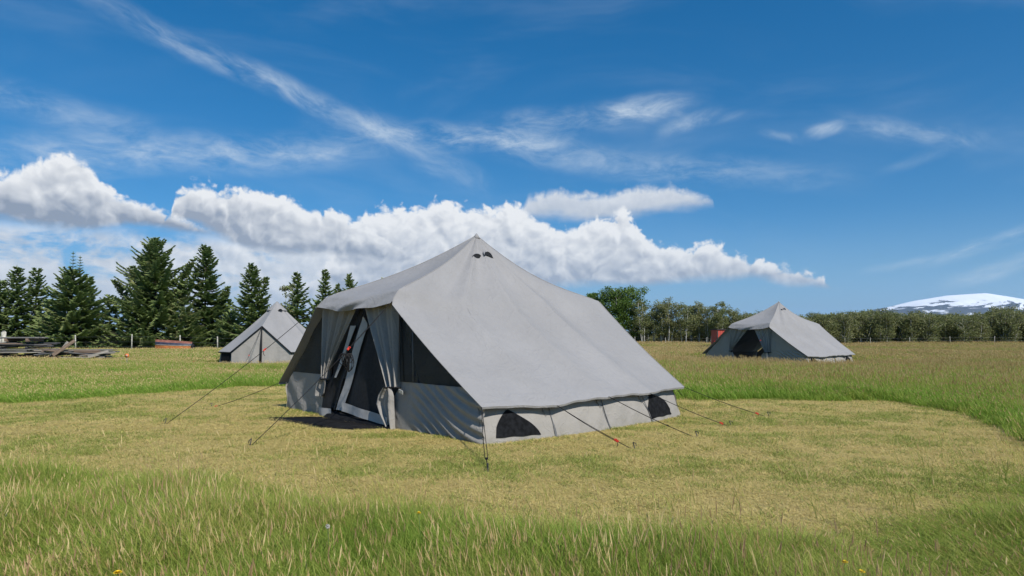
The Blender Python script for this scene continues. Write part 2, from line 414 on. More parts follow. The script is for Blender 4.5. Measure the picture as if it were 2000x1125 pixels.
def ground_mat():
    m = bpy.data.materials.new('meadow_ground'); m.use_nodes = True; t = m.node_tree; t.nodes.clear(); N = NB(t)
    out = t.nodes.new('ShaderNodeOutputMaterial'); p = t.nodes.new('ShaderNodeBsdfPrincipled')
    g = t.nodes.new('ShaderNodeNewGeometry').outputs['Position']
    mw = N.attr('mown')
    straw = N.mix(N.sm(N.noise(g, 1.3, 5, .6), .32, .68), (.26, .24, .080), (.42, .33, .14))
    straw = N.mix(N.mul(N.sm(N.noise(g, 24, 4, .65), .4, .75), .6), straw, (.16, .12, .055))
    wild = N.mix(N.sm(N.noise(g, .25, 5, .6), .35, .65), (.075, .11, .028), (.16, .135, .055))
    wild = N.mix(N.mul(N.sm(N.noise(g, 12, 4, .65), .4, .7), .5), wild, (.04, .05, .018))
    t.links.new(N.mix(mw, wild, straw), p.inputs['Base Color']); p.inputs['Roughness'].default_value = .95
    p.inputs['Specular IOR Level'].default_value = .1
    b = t.nodes.new('ShaderNodeBump'); b.inputs['Strength'].default_value = .8; b.inputs['Distance'].default_value = .03
    t.links.new(N.noise(g, 30, 5, .7), b.inputs['Height']); t.links.new(b.outputs[0], p.inputs['Normal'])
    t.links.new(p.outputs[0], out.inputs[0]); return m
def build_ground():
    def axis(lo, hi, step, far, grow):
        a = list(np.arange(lo, hi+1e-6, step)); s = step; x = hi
        while x < far: s *= grow; x += s; a.append(x)
        s = step; x = lo
        while x > -far: s *= grow; x -= s; a.insert(0, x)
        return np.array(a)
    xs = axis(-12, 12, .16, 40000, 1.16); ys = axis(2, 20, .16, 40000, 1.16)
    X, Y = np.meshgrid(xs, ys, indexing='ij'); Z = gz(X, Y)
    V = np.stack([X.ravel(), Y.ravel(), Z.ravel()], 1)
    o = mesh('ground', V, grid_faces(len(xs), len(ys)), ground_mat())
    a = o.data.attributes.new('mown', 'FLOAT', 'POINT')
    a.data.foreach_set('value', sstep(mown_sd(X.ravel(), Y.ravel()), -.15, .25).astype(np.float32))
    tag(o, 'grassy field with a mown straw-coloured patch round the big tent', 'ground', kind='structure')
build_ground()

# ------------------------------------------------------------------ far mountain
def mountain_mat():
    m = bpy.data.materials.new('snow_and_rock'); m.use_nodes = True; t = m.node_tree; t.nodes.clear(); N = NB(t)
    out = t.nodes.new('ShaderNodeOutputMaterial'); p = t.nodes.new('ShaderNodeBsdfPrincipled')
    g = t.nodes.new('ShaderNodeNewGeometry'); x, y, z = N.sep(g.outputs['Position'])
    v = N.xyz(N.mul(x, .001), N.mul(y, .001), N.mul(z, .0035))
    n = N.noise(N.xyz(N.mul(x, .0009), N.mul(y, .0004), N.mul(N.add(z, N.mul(x, -.12)), .0062)), 1.5, 7, .66, .5)
    s = N.add(N.mul(N.sub(z, 770), 1/330), N.mul(N.sub(n, .5), 5.5))
    s = N.sm(s, -.25, .10)
    rock = N.mix(N.noise(v, 6, 5, .6), (.035, .04, .055), (.085, .085, .09))
    t.links.new(N.mix(s, rock, (.86, .88, .92)), p.inputs['Base Color']); p.inputs['Roughness'].default_value = .9
    p.inputs['Specular IOR Level'].default_value = .1
    t.links.new(p.outputs[0], out.inputs[0]); return m
def build_mountain():
    D = 20000.0
    prof = [(1560, 640), (1640, 622), (1690, 607), (1735, 599), (1790, 586), (1850, 576), (1885, 573.5), (1922, 571), (1960, 577), (2000, 584), (2080, 588), (2180, 598), (2300, 615), (2420, 640)]
    px = np.array([p[0] for p in prof]); hz = np.array([(HZ-p[1])/FPX*D for p in prof])
    nx, ny = 240, 90
    xs = np.linspace(8000, 21500, nx); ys = np.linspace(-5200, 5200, ny)
    X, Y = np.meshgrid(xs, ys, indexing='ij')
    Hh = np.interp(X/D*FPX+1000, px, hz)
    w = np.maximum(0, 1-np.abs(Y)/5200)
    fall = w**1.25
    nz = np.zeros_like(X)
    for k, (sc_, am) in enumerate(((2600, 1), (1200, .55), (560, .32), (260, .18))):
        nz += am*(1-np.abs(2*vnoise(X, Y, sc_, 20+k)-1))
    nz = nz/2.05
    Z = Hh*fall+(nz-.62)*430*np.minimum(1, np.abs(Y)/1800+.04)*np.minimum(1, Hh/500)*(w > 0)*np.minimum(1, w*4)
    Z = np.maximum(Z, -20)
    V = np.stack([X.ravel(), (Y+D).ravel(), Z.ravel()], 1)
    o = mesh('mountain', V, grid_faces(nx, ny), mountain_mat())
    tag(o, 'distant snow-capped mountain above the birch wood on the right', 'mountain', kind='structure')
build_mountain()

# ------------------------------------------------------------------ tents
TENT_C = (-.668, 12.852); TENT_A = R(-46.9)
def lerp(a, b, t): return a+(b-a)*t
APEX = np.array((0, 0, 3.33))
R_KNOT = [0, .40, .49, 1]
def edge_fn(pts, sag=.13):
    P = [np.array(p, float) for p in pts]
    def f(r):
        for i in range(3):
            if r <= R_KNOT[i+1]+1e-9:
                t = (r-R_KNOT[i])/(R_KNOT[i+1]-R_KNOT[i]); p = lerp(P[i], P[i+1], t)
                if i == 0: p = p-np.array((0, 0, sag*math.sin(math.pi*t)**1.0*(1-.35*t)))
                if i == 2: p = p-np.array((0, 0, .045*math.sin(math.pi*t)))
                return p
    return f
class Side:
    """one long roof slope: q runs along the eave, r from the apex down to the eave"""
    def __init__(s, e0, e1, eave, sign):
        s.e0, s.e1, s.eave, s.sign = e0, e1, [np.array(p, float) for p in eave], sign
        s.n = len(eave)-1
    def E(s, q):
        k = min(int(q*s.n), s.n-1); f = q*s.n-k
        p = lerp(s.eave[k], s.eave[k+1], f); sc_ = math.sin(math.pi*f)
        return p+np.array((-s.sign*.03*sc_, 0, .014*sc_))
    def P(s, q, r):
        E = s.E(q); st = APEX+(E-APEX)*r
        b0 = s.e0(r)-(APEX+(s.E(0)-APEX)*r); b1 = s.e1(r)-(APEX+(s.E(1)-APEX)*r)
        p = st+b0*(1-q)**2.5+b1*q**7.5
        f = (q*s.n) % 1.0; m = min(1, q*6, (1-q)*6)
        sag = .11*math.sin(math.pi*r)*m+.095*math.sin(math.pi*f)*math.sin(math.pi*min(1, r*1.02))**.8*m
        wr = (.010*math.sin(q*61+r*9)*r*math.exp(-((r-.95)/.14)**2)+.008*math.sin(q*38+1)*math.exp(-((r-.25)/.22)**2)+.020*mnoise.noise(Vector((q*5, r*2.2, 3.1*s.sign))))*m
        return p+np.array((-s.sign*.6, 0, -.8))*(sag+wr)
def grid_obj(name, fn, nu, nv, m, parent, flip=False):
    V = [tuple(fn(i/(nu-1), j/(nv-1))) for i in range(nu) for j in range(nv)]
    F = grid_faces(nu, nv)
    if flip: F = [f[::-1] for f in F]
    return mesh(name, V, F, m, parent)
def strip_fn(rows, yfn):
    """rows: (z, xl, xr) from top to bottom; returns fn(u across, v down)"""
    def f(u, v):
        k = v*(len(rows)-1); i = min(int(k), len(rows)-2); t = k-i
        z = lerp(rows[i][0], rows[i+1][0], t); xl = lerp(rows[i][1], rows[i+1][1], t); xr = lerp(rows[i][2], rows[i+1][2], t)
        x = lerp(xl, xr, u); return (x, yfn(u, v, x, z), z)
    return f
def guy(parent, a, b, frac, red=True, dbl=True, seed=0):
    """guy rope from a (on the tent) to a peg at b, with its runner and peg as sub-parts"""
    a = Vector(a); b = Vector(b); d = b-a; L = d.length
    side = d.cross(Vector((0, 0, 1))).normalized()
    def p(t, off): return a+d*t-Vector((0, 0, .05*math.sin(math.pi*t)*min(1, L/3)))+side*off
    V, F = [], []
    if dbl:
        for o in (-1, 1): tube_geo([p(frac*k/8, o*.016*math.sin(math.pi*(k/8)*.5+.1)) for k in range(9)], .0045, 5, V, F)
    else: tube_geo([p(frac*k/8, 0) for k in range(9)], .006, 5, V, F)
    tube_geo([p(frac+(1-frac)*k/6, 0) for k in range(7)], .0052, 5, V, F)
    r = mesh('guy_rope', V, F, ROPE, parent)
    q = p(frac, 0); dn = d.normalized(); up = side.cross(dn)
    M = Matrix((dn, side, up)).transposed()
    V, F = [], []
    box_geo(q, (.028, .018, .006), M, V, F); box_geo(q-dn*.024+up*.008, (.006, .025, .010), M, V, F); box_geo(q+dn*.024+up*.006, (.006, .015, .009), M, V, F)
    box_geo(q+up*.011, (.020, .005, .009), M, V, F)
    if not red: V = [tuple(q+(Vector(v)-q)*.6) for v in V]
    mesh('runner', V, F, RED if red else BLACK, r, False)
    if red:
        V, F = tube_geo([q+dn*.02, q+dn*.03+Vector((0, 0, -.05))+side*.02, q+dn*.0+Vector((0, 0, -.10))+side*.03], .005, 5)
        mesh('rope_tail', V, F, ROPE, r)
    V, F = tube_geo([b+Vector((0, 0, .09))-dn*.03, b+Vector((0, 0, .02)), b-Vector((0, 0, .14))+dn*.05], [.007, .007, .004], 6)
    tube_geo([b+Vector((0, 0, .09))-dn*.03, b+Vector((0, 0, .095))+dn*.015, b+Vector((0, 0, .07))+dn*.022], .006, 6, V, F)
    mesh('peg', V, F, STEEL, r)
    return r
def w2l(x, y, z=0.0):
    dx, dy = x-TENT_C[0], y-TENT_C[1]; c, s_ = math.cos(-TENT_A), math.sin(-TENT_A)
    return (dx*c-dy*s_, dx*s_+dy*c, z)
def peg_px(px, py):
    d = FPX*CAMH/(py-HZ); return w2l((px-1000)/FPX*d, d, gzf((px-1000)/FPX*d, d))

FL, FR = (-1.30, -2.36, 2.15), (.95, -2.36, 2.17)
KL, KR = (-1.40, -2.53, 1.955), (.98, -2.53, 1.955)
RL, RR_ = (-.97, 2.42, 2.14), (.95, 2.42, 2.14)
RKL, RKR = (-1.12, 2.49, 1.95), (1.10, 2.49, 1.95)
EAVE_R = [(2.99, -2.43, .52), (3.25, -1.25, .475), (3.28, -.15, .535), (3.22, .98, .516), (2.92, 2.46, .515)]
EAVE_L = [(-3.16, -2.43, .51), (-3.28, -1.25, .50), (-3.30, -.15, .53), (-3.26, 1.0, .516), (-3.0, 2.55, .52)]
BASE_R = [(2.95, -2.35), (3.20, -1.22), (3.20, .02), (3.13, 1.2), (2.93, 2.36)]
BASE_L = [(-2.98, -2.35), (-3.2, -1.22), (-3.2, .02), (-3.13, 1.2), (-2.95, 2.36)]

def build_tent(root, variant):
    main = variant == 'main'
    eFL, eFR = edge_fn([APEX, FL, KL, EAVE_L[0]]), edge_fn([APEX, FR, KR, EAVE_R[0]])
    eRL, eRR = edge_fn([APEX, RL, RKL, EAVE_L[-1]], .22), edge_fn([APEX, RR_, RKR, EAVE_R[-1]], .22)
    sr = Side(eFR, eRR, EAVE_R, 1); sl = Side(eFL, eRL, EAVE_L, -1)
    # ---- roof: four slopes of one canopy
    V, F = [], []
    NQ, NR = 57, 41
    for s, flip in ((sr, False), (sl, True)):
        off = len(V)
        for i in range(NQ):
            for j in range(NR): V.append(tuple(s.P(i/(NQ-1), j/(NR-1))))
        g = grid_faces(NQ, NR, off); F += [f[::-1] for f in g] if flip else g
        # eave hem: a narrow turned-down edge
        off = len(V)
        for i in range(NQ):
            p = s.P(i/(NQ-1), 1.0)
            V.append(tuple(p)); V.append((p[0]-s.sign*.012, p[1], p[2]-.03))
        g = grid_faces(NQ, 2, off); F += [f[::-1] for f in g] if flip else g
    for (ea, eb, sy) in ((eFL, eFR, -1), (eRL, eRR, 1)):
        off = len(V); NC, NV = 41, 33
        drop = .0 if main else .06
        for i in range(NC):
            c = i/(NC-1)
            for j in range(NV):
                t = j/(NV-1)
                r = t/.7*R_KNOT[1] if t <= .7 else lerp(R_KNOT[1], R_KNOT[2], (t-.7)/.3)
                p = lerp(ea(r), eb(r), c); sc_ = math.sin(math.pi*c)
                p = p.copy()
                if t <= .7:
                    k = t/.7; p[2] -= (.05*sc_*k**2+.05*sc_*math.sin(math.pi*k))
                else:
                    k = (t-.7)/.3
                    p[2] -= sc_*(.05+.035*k)+drop*k*sc_**.3
                    p[1] += sy*(sc_*.05*math.sin(math.pi*k*.9)+.03*sc_*math.sin(c*23+k*6)*k+.045*sc_*math.sin(c*9+2+k*3)*math.sin(math.pi*k)); p[2] += .02*sc_*math.sin(c*11+1)*k
                V.append(tuple(p))
        g = grid_faces(NC, NV, off); F += [f[::-1] for f in g] if sy < 0 else g
    roof = mesh('roof', V, F, CANVAS, root)
    # seams down the slopes and stitched hems
    V, F = [], []
    for s in (sr, sl):
        for q in (.25, .5, .75):
            tube_geo([s.P(q, .03+.97*k/20)+np.array((-s.sign*.0006, 0, -.0006)) for k in range(21)], .0016, 4, V, F)
    for e in (eFL, eFR, eRL, eRR):
        tube_geo([e(k/24)+np.array((0, 0, .003)) for k in range(25)], .007, 4, V, F)
    mesh('roof_seam', V, F, CANVAS, roof)
    V, F = tube_geo([APEX+np.array((0, 0, -.06)), APEX+np.array((0, 0, .0)), APEX+np.array((0, 0, .035))], [.07, .035, .012], 10)
    mesh('roof_cap', V, F, CANVAS, roof)
    # vents near the apex on both long slopes
    for s, qs in ((sr, (.33, .57)), (sl, (.3, .6))):
        for q in qs:
            r0 = .128 if q < .3 else .135
            c0 = s.P(q, r0); du = s.P(min(1, q+.06), r0)-s.P(q-.06, r0); du /= np.linalg.norm(du)
            dv = s.P(q, r0+.03)-s.P(q, r0-.03); dv /= np.linalg.norm(dv); nn = np.cross(dv, du)
            if nn[2] < 0: nn = -nn
            V, H = [], []
            for i in range(17):
                a_ = math.pi*i/16; e = c0-du*.125*math.cos(a_)
                for j in range(4):
                    V.append(tuple(e-dv*(lerp(.100, .028, j/3)*math.sin(a_)**.8)+nn*(.016+.030*math.sin(a_)*(1-j/3))))
                for j in range(3):
                    H.append(tuple(e-dv*(.100*math.sin(a_)**.8+.07*(1-j/2)*math.sin(a_)+.004)+nn*(.010+.045*math.sin(a_)*j/2)))
            mesh('vent', V, grid_faces(17, 4), BLACK, roof)
            mesh('vent_hood', H, grid_faces(17, 3), CANVAS, roof)
    # ---- side walls, panel by panel
    for base, eave, sg in ((BASE_R, EAVE_R, 1), (BASE_L, EAVE_L, -1)):
        for k in range(4):
            b0, b1 = np.array(base[k]+(-.03,)), np.array(base[k+1]+(-.03,))
            t0 = np.array((eave[k][0]-sg*.20, eave[k][1]+(.06 if k == 0 else 0), eave[k][2]+.03)); t1 = np.array((eave[k+1][0]-sg*.20, eave[k+1][1]-(.12 if k == 3 else 0), eave[k+1][2]+.03))
            def fn(u, v, b0=b0, b1=b1, t0=t0, t1=t1, sg=sg, k=k):
                p = lerp(lerp(t0, t1, u), lerp(b0, b1, u), v)
                n = np.array((sg, 0, 0))
                bul = .028*math.sin(math.pi*v)*math.sin(math.pi*u)+.009*math.sin(u*17+k*3+v*6)*(v*(1-v)*4)
                if k == 0: bul += .03*math.sin((u+v*.35)*24)*math.exp(-u*7)*(1-.3*v)
                return p+n*bul
            wp = grid_obj('wall_panel', fn, 33, 13, CANVAS_W, root, sg < 0)
            if k in (0, 3):
                V = []; F = []
                for i in range(25):
                    t = i/24
                    u = (.17+.62*t) if k == 0 else (.0+.66*t)
                    pk = ((t/.36)**.45 if t < .36 else ((1-t)/.64)**.62) if k == 0 else (min(1, .35+2.2*t) if t < .3 else math.sqrt(max(0, 1-((t-.3)/.72)**2))*.98)
                    top = .80-.66*pk; bot = .80+ (.02 if k == 3 else 0)
                    for j in range(7):
                        v = lerp(top, bot, j/6); p = fn(u, v)+np.array((sg*(.010+.006*math.sin(t*14+j)), 0, 0)); V.append(tuple(p))
                mesh('window', V, grid_faces(25, 7), NETDARK2, wp)
            if k < 3:
                V, F = tube_geo([fn(1.0, v)+np.array((sg*.012, 0, 0)) for v in (.12, .3, .5, .7, .88, .97)], .006, 5)
                tube_geo([fn(.90, v)+np.array((sg*.012, 0, 0)) for v in (.1, .24)], .008, 5, V, F)
                tube_geo([fn(.90, .24)+np.array((sg*.012, 0, 0)), fn(.93, .34)+np.array((sg*.02, 0, 0))], .004, 5, V, F)
                mesh('seam_cord', V, F, SEAM, wp)
            V, F = tube_geo([fn(u/8, .955)+np.array((sg*.006, 0, 0)) for u in range(9)], .009, 5)  # thin black tube along the foot of each wall panel
            mesh('base_tube', V, F, BLACK, wp)
    # ---- front wall
    Y = -2.35
    def flat(u, v, x, z): return Y+.012*math.sin(x*7+z*5)
    xl = lambda z: -2.94+(z-.5)/(1.95-.5)*(2.94-1.40) if z > .56 else -2.97
    xr = lambda z: 2.84-(z-.52)/(1.95-.52)*(2.84-.90) if z > .60 else 2.92
    def fl_(u, v, x, z): return Y+.010*math.sin(x*6+z*4)+.012*math.sin((x*1.1+z)*11)*(1-z)
    o = grid_obj('wall_panel', strip_fn([(.75, xl(.75), -1.40), (.62, xl(.62), -1.40), (.48, xl(.5), -1.40), (.2, -2.98, -1.41), (-.03, -2.99, -1.42)], fl_), 25, 17, CANVAS_W, root)
    wm = NET if main else CANVAS_W
    n1 = 'mesh_window' if main else 'wall_panel'
    o = grid_obj(n1, strip_fn([(1.95, -1.46, -1.41), (1.5, xl(1.5), -1.405), (1.1, xl(1.1), -1.40), (.75, xl(.75), -1.40)], lambda u, v, x, z: Y+.01*math.sin(x*9+z*2)), 15, 19, wm, root)
    def frd(u, v, x, z):
        # folds that run from the tied curtain down to the corner
        ph = (z-.72)*1.0+(x-.95)*.56-.05*(x-.95)**2+.05*math.sin(x*3.2)
        m_ = sstep(x, 1.05, 1.7)*(1-.15*u)
        return Y-.006-.027*m_*math.sin(ph*38)*float(1-.35*sstep(z, .55, .75))-.02*math.sin(x*3+z*2)
    o = grid_obj('wall_panel', strip_fn([(.75, .98, xr(.75)), (.62, .90, xr(.62)), (.5, .80, 2.94), (.2, .78, 2.945), (-.03, .80, 2.95)], frd), 81, 41, CANVAS_W, root)
    V, F = box_geo((0, 0, 0), (.06, .004, .03)); 
    if main:
        b_ = box('buckle_tag', (1.06, Y-.05, .60), (.055, .006, .032), TAGM, o, (R(12), R(14), 0), .003)
    o = grid_obj(n1, strip_fn([(1.95, .985, 1.0), (1.5, .985, xr(1.5)), (1.1, .98, xr(1.1)), (.75, .98, xr(.75))], lambda u, v, x, z: Y+.018*math.sin(x*8+z*3)*(1-u)+.006*math.sin(x*31)), 25, 19, wm, root)
    if main:
        V, F = tube_geo([(.985, Y-.02, 1.9), (1.06, Y-.02, 1.3), (1.1, Y-.02, .75)], .006, 5); mesh('window_zip', V, F, BLACK, o)
        V, F = tube_geo([(1.32, Y-.014, 1.55), (1.33, Y-.014, .77)], .007, 5); mesh('window_strap', V, F, SEAM, o)
    # ---- tied-back curtains
    def pleat(n, amp, y0, ph=0.0):
        def f(u, v, x, z):
            return y0-amp*(.55+.45*v)*math.sin(u*n*2*math.pi+ph+.5*math.sin(v*3))-.02*math.sin(u*n*1.1*math.pi+1)
        return f
    o = grid_obj('door_curtain', strip_fn([(1.97, -1.42, -.22), (1.55, -1.42, -.58), (1.1, -1.42, -.98), (.82, -1.42, -1.22), (.68, -1.41, -1.27)], pleat(6, .042, Y-.03)), 97, 31, CANVAS_W, root)
    if main:
        grid_obj('curtain_tail', strip_fn([(.68, -1.43, -1.27), (.58, -1.56, -1.25), (.42, -1.62, -1.30), (.36, -1.60, -1.38)], pleat(2, .03, Y-.07)), 25, 11, CANVAS_W, o)
    else:
        grid_obj('curtain_tail', strip_fn([(.62, -1.40, -1.22), (.4, -1.46, -1.12), (-.02, -1.44, -1.14)], pleat(2.5, .03, Y-.06)), 25, 11, CANVAS_W, o)
    V, F = tube_geo([(-1.44, Y-.09, .69), (-1.34, Y-.12, .675), (-1.24, Y-.08, .69)], .016, 6); mesh('curtain_tie', V, F, BLACK, o)
    o = grid_obj('door_curtain', strip_fn([(1.97, .02, 1.0), (1.6, .20, 1.0), (1.2, .42, 1.0), (.85, .60, .99), (.66, .70, .985)], pleat(5, .042, Y-.03, 1.0)), 97, 31, CANVAS_W, root)
    grid_obj('curtain_tail', strip_fn([(.66, .69, .84), (.52, .54, .90), (.38, .49, .90), (.22, .60, .91), (.08, .74, .92), (-.02, .82, .93)], pleat(2.5, .035, Y-.09, .6)), 33, 21, CANVAS_W, o)
    V, F = tube_geo([(.68, Y-.11, .66), (.77, Y-.14, .645), (.88, Y-.08, .66), (1.04, Y-.05, .66)], .014, 6); mesh('curtain_tie', V, F, BLACK, o)
    # ---- insect screens in the doorway of the big tent
    if main:
        def scr(u, v, x, z): return Y+.05+.03*math.sin(u*9+v*2)*v-.10*v*(1-abs(2*u-1)*.3)
        o = grid_obj('door_screen', strip_fn([(1.74, -.15, .02), (1.2, -.42, .38), (.7, -.66, .62), (.17, -.90, .80)], scr), 41, 25, NETDARK, root)
        # left and bottom borders of light cloth
        def bl(u, v, x, z): return Y+.02-.10*v+.008*math.sin(v*14)
        grid_obj('screen_border', strip_fn([(1.77, -.17, -.15), (1.63, -.22, .02), (1.1, -.47, -.24), (.6, -.69, -.46), (.31, -.83, -.59), (.17, -.90, -.66)], bl), 7, 25, BORDER, o)
        V = []
        for i in range(25):
            t = i/24; x = -.66+1.42*t
            zt = .315-.13*t; zb = .165-.125*t
            for j in range(4): V.append((x, Y-.085+.012*math.sin(t*11)-.004*j, lerp(zt, zb, j/3)))
        mesh('screen_border', V, grid_faces(25, 4), BORDER, o)
        # second screen, unzipped and gathered to the side
        def scr2(u, v, x, z): return Y+.03-.05*math.sin(u*8)*v-.05*v
        o2 = grid_obj('door_screen', strip_fn([(1.92, -.27, -.14), (1.4, -.62, -.40), (.9, -1.0, -.62), (.62, -1.30, -.78), (.4, -1.46, -.84), (.16, -1.50, -.95)], scr2), 33, 25, NETDARK, root)
        grid_obj('screen_border', strip_fn([(1.62, -.50, -.32), (1.35, -.62, -.50), (1.0, -.82, -.72), (.72, -1.00, -.93)], lambda u, v, x, z: Y-.02-.03*v), 5, 15, BORDER, o2)
        grid_obj('screen_border', strip_fn([(.17, -1.50, -1.08), (.03, -1.48, -1.06)], lambda u, v, x, z: Y-.09-.02*math.sin(u*5)), 9, 5, BORDER, o2)
    # ---- rear wall
    yb = 2.36
    xw = lambda z: 2.70-(z-.52)/(1.95-.52)*(2.70-.85) if z > .52 else 2.80
    if main:
        grid_obj('wall_panel', strip_fn([(1.84, -.85, .85), (1.2, -xw(1.2), xw(1.2)), (.50, -2.80, 2.80), (-.03, -2.93, 2.91)], lambda u, v, x, z: yb-.04), 17, 9, CANVAS_W, root, True)
    else:
        bk = lambda u, v, x, z: yb-.04
        grid_obj('wall_panel', strip_fn([(1.0, -2.16, -2.15), (.52, -2.78, -2.2), (-.03, -2.93, -2.2)], bk), 7, 9, CANVAS_W, root, True)
        grid_obj('wall_panel', strip_fn([(.55, -2.2, -1.57), (-.03, -2.2, -1.58)], bk), 7, 5, CANVAS_W, root, True)
        grid_obj('wall_panel', strip_fn([(1.84, -.85, .85), (1.08, -xw(1.08), xw(1.08)), (1.05, -1.85, xw(1.05)), (.54, -1.57, 2.74), (.5, -1.57, 2.80), (-.03, -1.58, 2.91)], bk), 17, 26, CANVAS_W, root, True)
    # ---- floor, sill, poles
    poly = [(p[0]*.985, p[1]*.985) for p in BASE_R]+[(p[0]*.985, p[1]*.985) for p in BASE_L[::-1]]
    V = [(x, y, .022) for x, y in poly]; mesh('groundsheet', V, [tuple(range(len(V)))], PVC, root, False)
    V = []
    for i in range(17):
        t = i/16; x = -1.2+2.05*t
        for j in range(5):
            k = j/4; V.append((x, Y-.10*math.sin(math.pi*k*.5)-.05*k-.03*math.sin(t*7)*k, .12-.10*k))
    mesh('door_sill', V, grid_faces(17, 5), PVC, root)
    tube('pole', [(0, 0, .02), (0, 0, 3.3)], .019, STEEL, root, 10)
    for sy in (-1, 1):
        for sx in (-1, 1):
            xs_ = .0
            tube('frame_pole', [(sx*1.0+(-.2 if sy < 0 else 0), sy*2.24, 1.93), (sx*1.55, sy*2.2, .02)], .014, STEEL, root, 8)
        tube('frame_pole', [(-1.2 if sy < 0 else -1.0, sy*2.24, 1.93), (.8 if sy < 0 else 1.0, sy*2.24, 1.93)], .014, STEEL, root, 8)
    # ---- guy ropes
    e = lambda p: (p[0], p[1], p[2])
    guy(root, KL, peg_px(322, 830), .36)
    guy(root, KR, peg_px(488, 873), .33)
    guy(root, EAVE_L[0], peg_px(412, 797), .93)
    guy(root, EAVE_R[0], peg_px(953, 925), .80, red=False)
    guy(root, EAVE_R[1], peg_px(1240, 880), .78)
    guy(root, EAVE_R[2], peg_px(1362, 857), .68, red=False, dbl=False)
    guy(root, EAVE_R[3], peg_px(1428, 833), .88)
    guy(root, EAVE_R[4], peg_px(1502, 816), .86)
    for k in (1, 2, 3, 4):
        p = EAVE_L[k]; guy(root, p, (p[0]-1.5, p[1]+(.9 if k == 4 else 0), 0), .8)
    guy(root, RKL, (-2.4, 4.9, 0), .4); guy(root, RKR, (1.2, 5.2, 0), .4)
    return sr

NETDARK2 = mat('black_window_cloth', (.010, .0105, .012), .9, .5, 14, .6, 7, spec=.12)
SEAM = mat('seam_cord_grey', (.20, .20, .20), .8, .15, 20)
TAGM = mat('silver_tag', (.62, .62, .60), .35, .1, 20, metal=.3)

tent = empty('canvas_tent', (TENT_C[0], TENT_C[1], 0), TENT_A)
tag(tent, 'large grey canvas tent with screened doorway standing on the mown patch', 'tent', 'grey canvas tents')
build_tent(tent, 'main')
# black apron sheet on the grass before the door, hank of rope hung on the front guy
def build_apron():
    out = [(.78, -2.42), (.60, -2.72), (.05, -2.98), (-.75, -3.22), (-1.35, -3.36), (-1.72, -3.34), (-1.78, -3.20), (-1.60, -2.80), (-1.25, -2.46)]
    n = len(out); V = [(x, y, .022+.008*math.sin(i*2.3)) for i, (x, y) in enumerate(out)]; V += [(x, y, -.01) for x, y in out]
    cx = sum(p[0] for p in out)/n; cyy = sum(p[1] for p in out)/n; V.append((cx, cyy, .045))
    F = [(i, (i+1) % n, 2*n) for i in range(n)]+[(i, n+i, n+(i+1) % n, (i+1) % n) for i in range(n)]
    o = mesh('door_mat', V, F, PVC); o.location = (TENT_C[0], TENT_C[1], 0); o.rotation_euler = (0, 0, TENT_A)
    tag(o, 'black sheet laid on the grass in front of the large tent doorway', 'mat')
build_apron()
def build_hank():
    a = Vector(KR); b = Vector(peg_px(488, 873)); q = a+(b-a)*.35-Vector((0, 0, .05))
    root = empty('rope_hank', (TENT_C[0], TENT_C[1], 0), TENT_A)
    tag(root, 'bunched black cord hanging below the red runner by the tent door', 'cord')
    rr = random.Random(4); V, F = [], []
    for k in range(9):
        w = .03+.05*rr.random(); h = .12+.16*rr.random(); dx = (rr.random()-.5)*.10; dy = (rr.random()-.5)*.10; a_ = rr.random()*3
        pts = []
        for i in range(13):
            t = 2*math.pi*i/12
            pts.append(q+Vector((dx+w*math.sin(t)*math.cos(a_), dy+w*math.sin(t)*math.sin(a_), -.02-h*.5*(1-math.cos(t)))))
        tube_geo(pts, .007, 5, V, F)
    mesh('cord_loop', V, F, ROPE, root)
    V, F = tube_geo([q+Vector((.02, .0, -.03)), q+Vector((.06, -.02, -.14)), q+Vector((.03, -.01, -.19)), q+Vector((.0, -.01, -.15))], .006, 5)
    mesh('metal_clip', V, F, STEEL, root)
build_hank()

tent2 = empty('canvas_tent', (14.43, 37.0, gzf(14.4, 36.5)-.02), R(-52.5))
tag(tent2, 'grey canvas tent with open dark doorway out in the long grass on the right', 'tent', 'grey canvas tents')
build_tent(tent2, 'far')

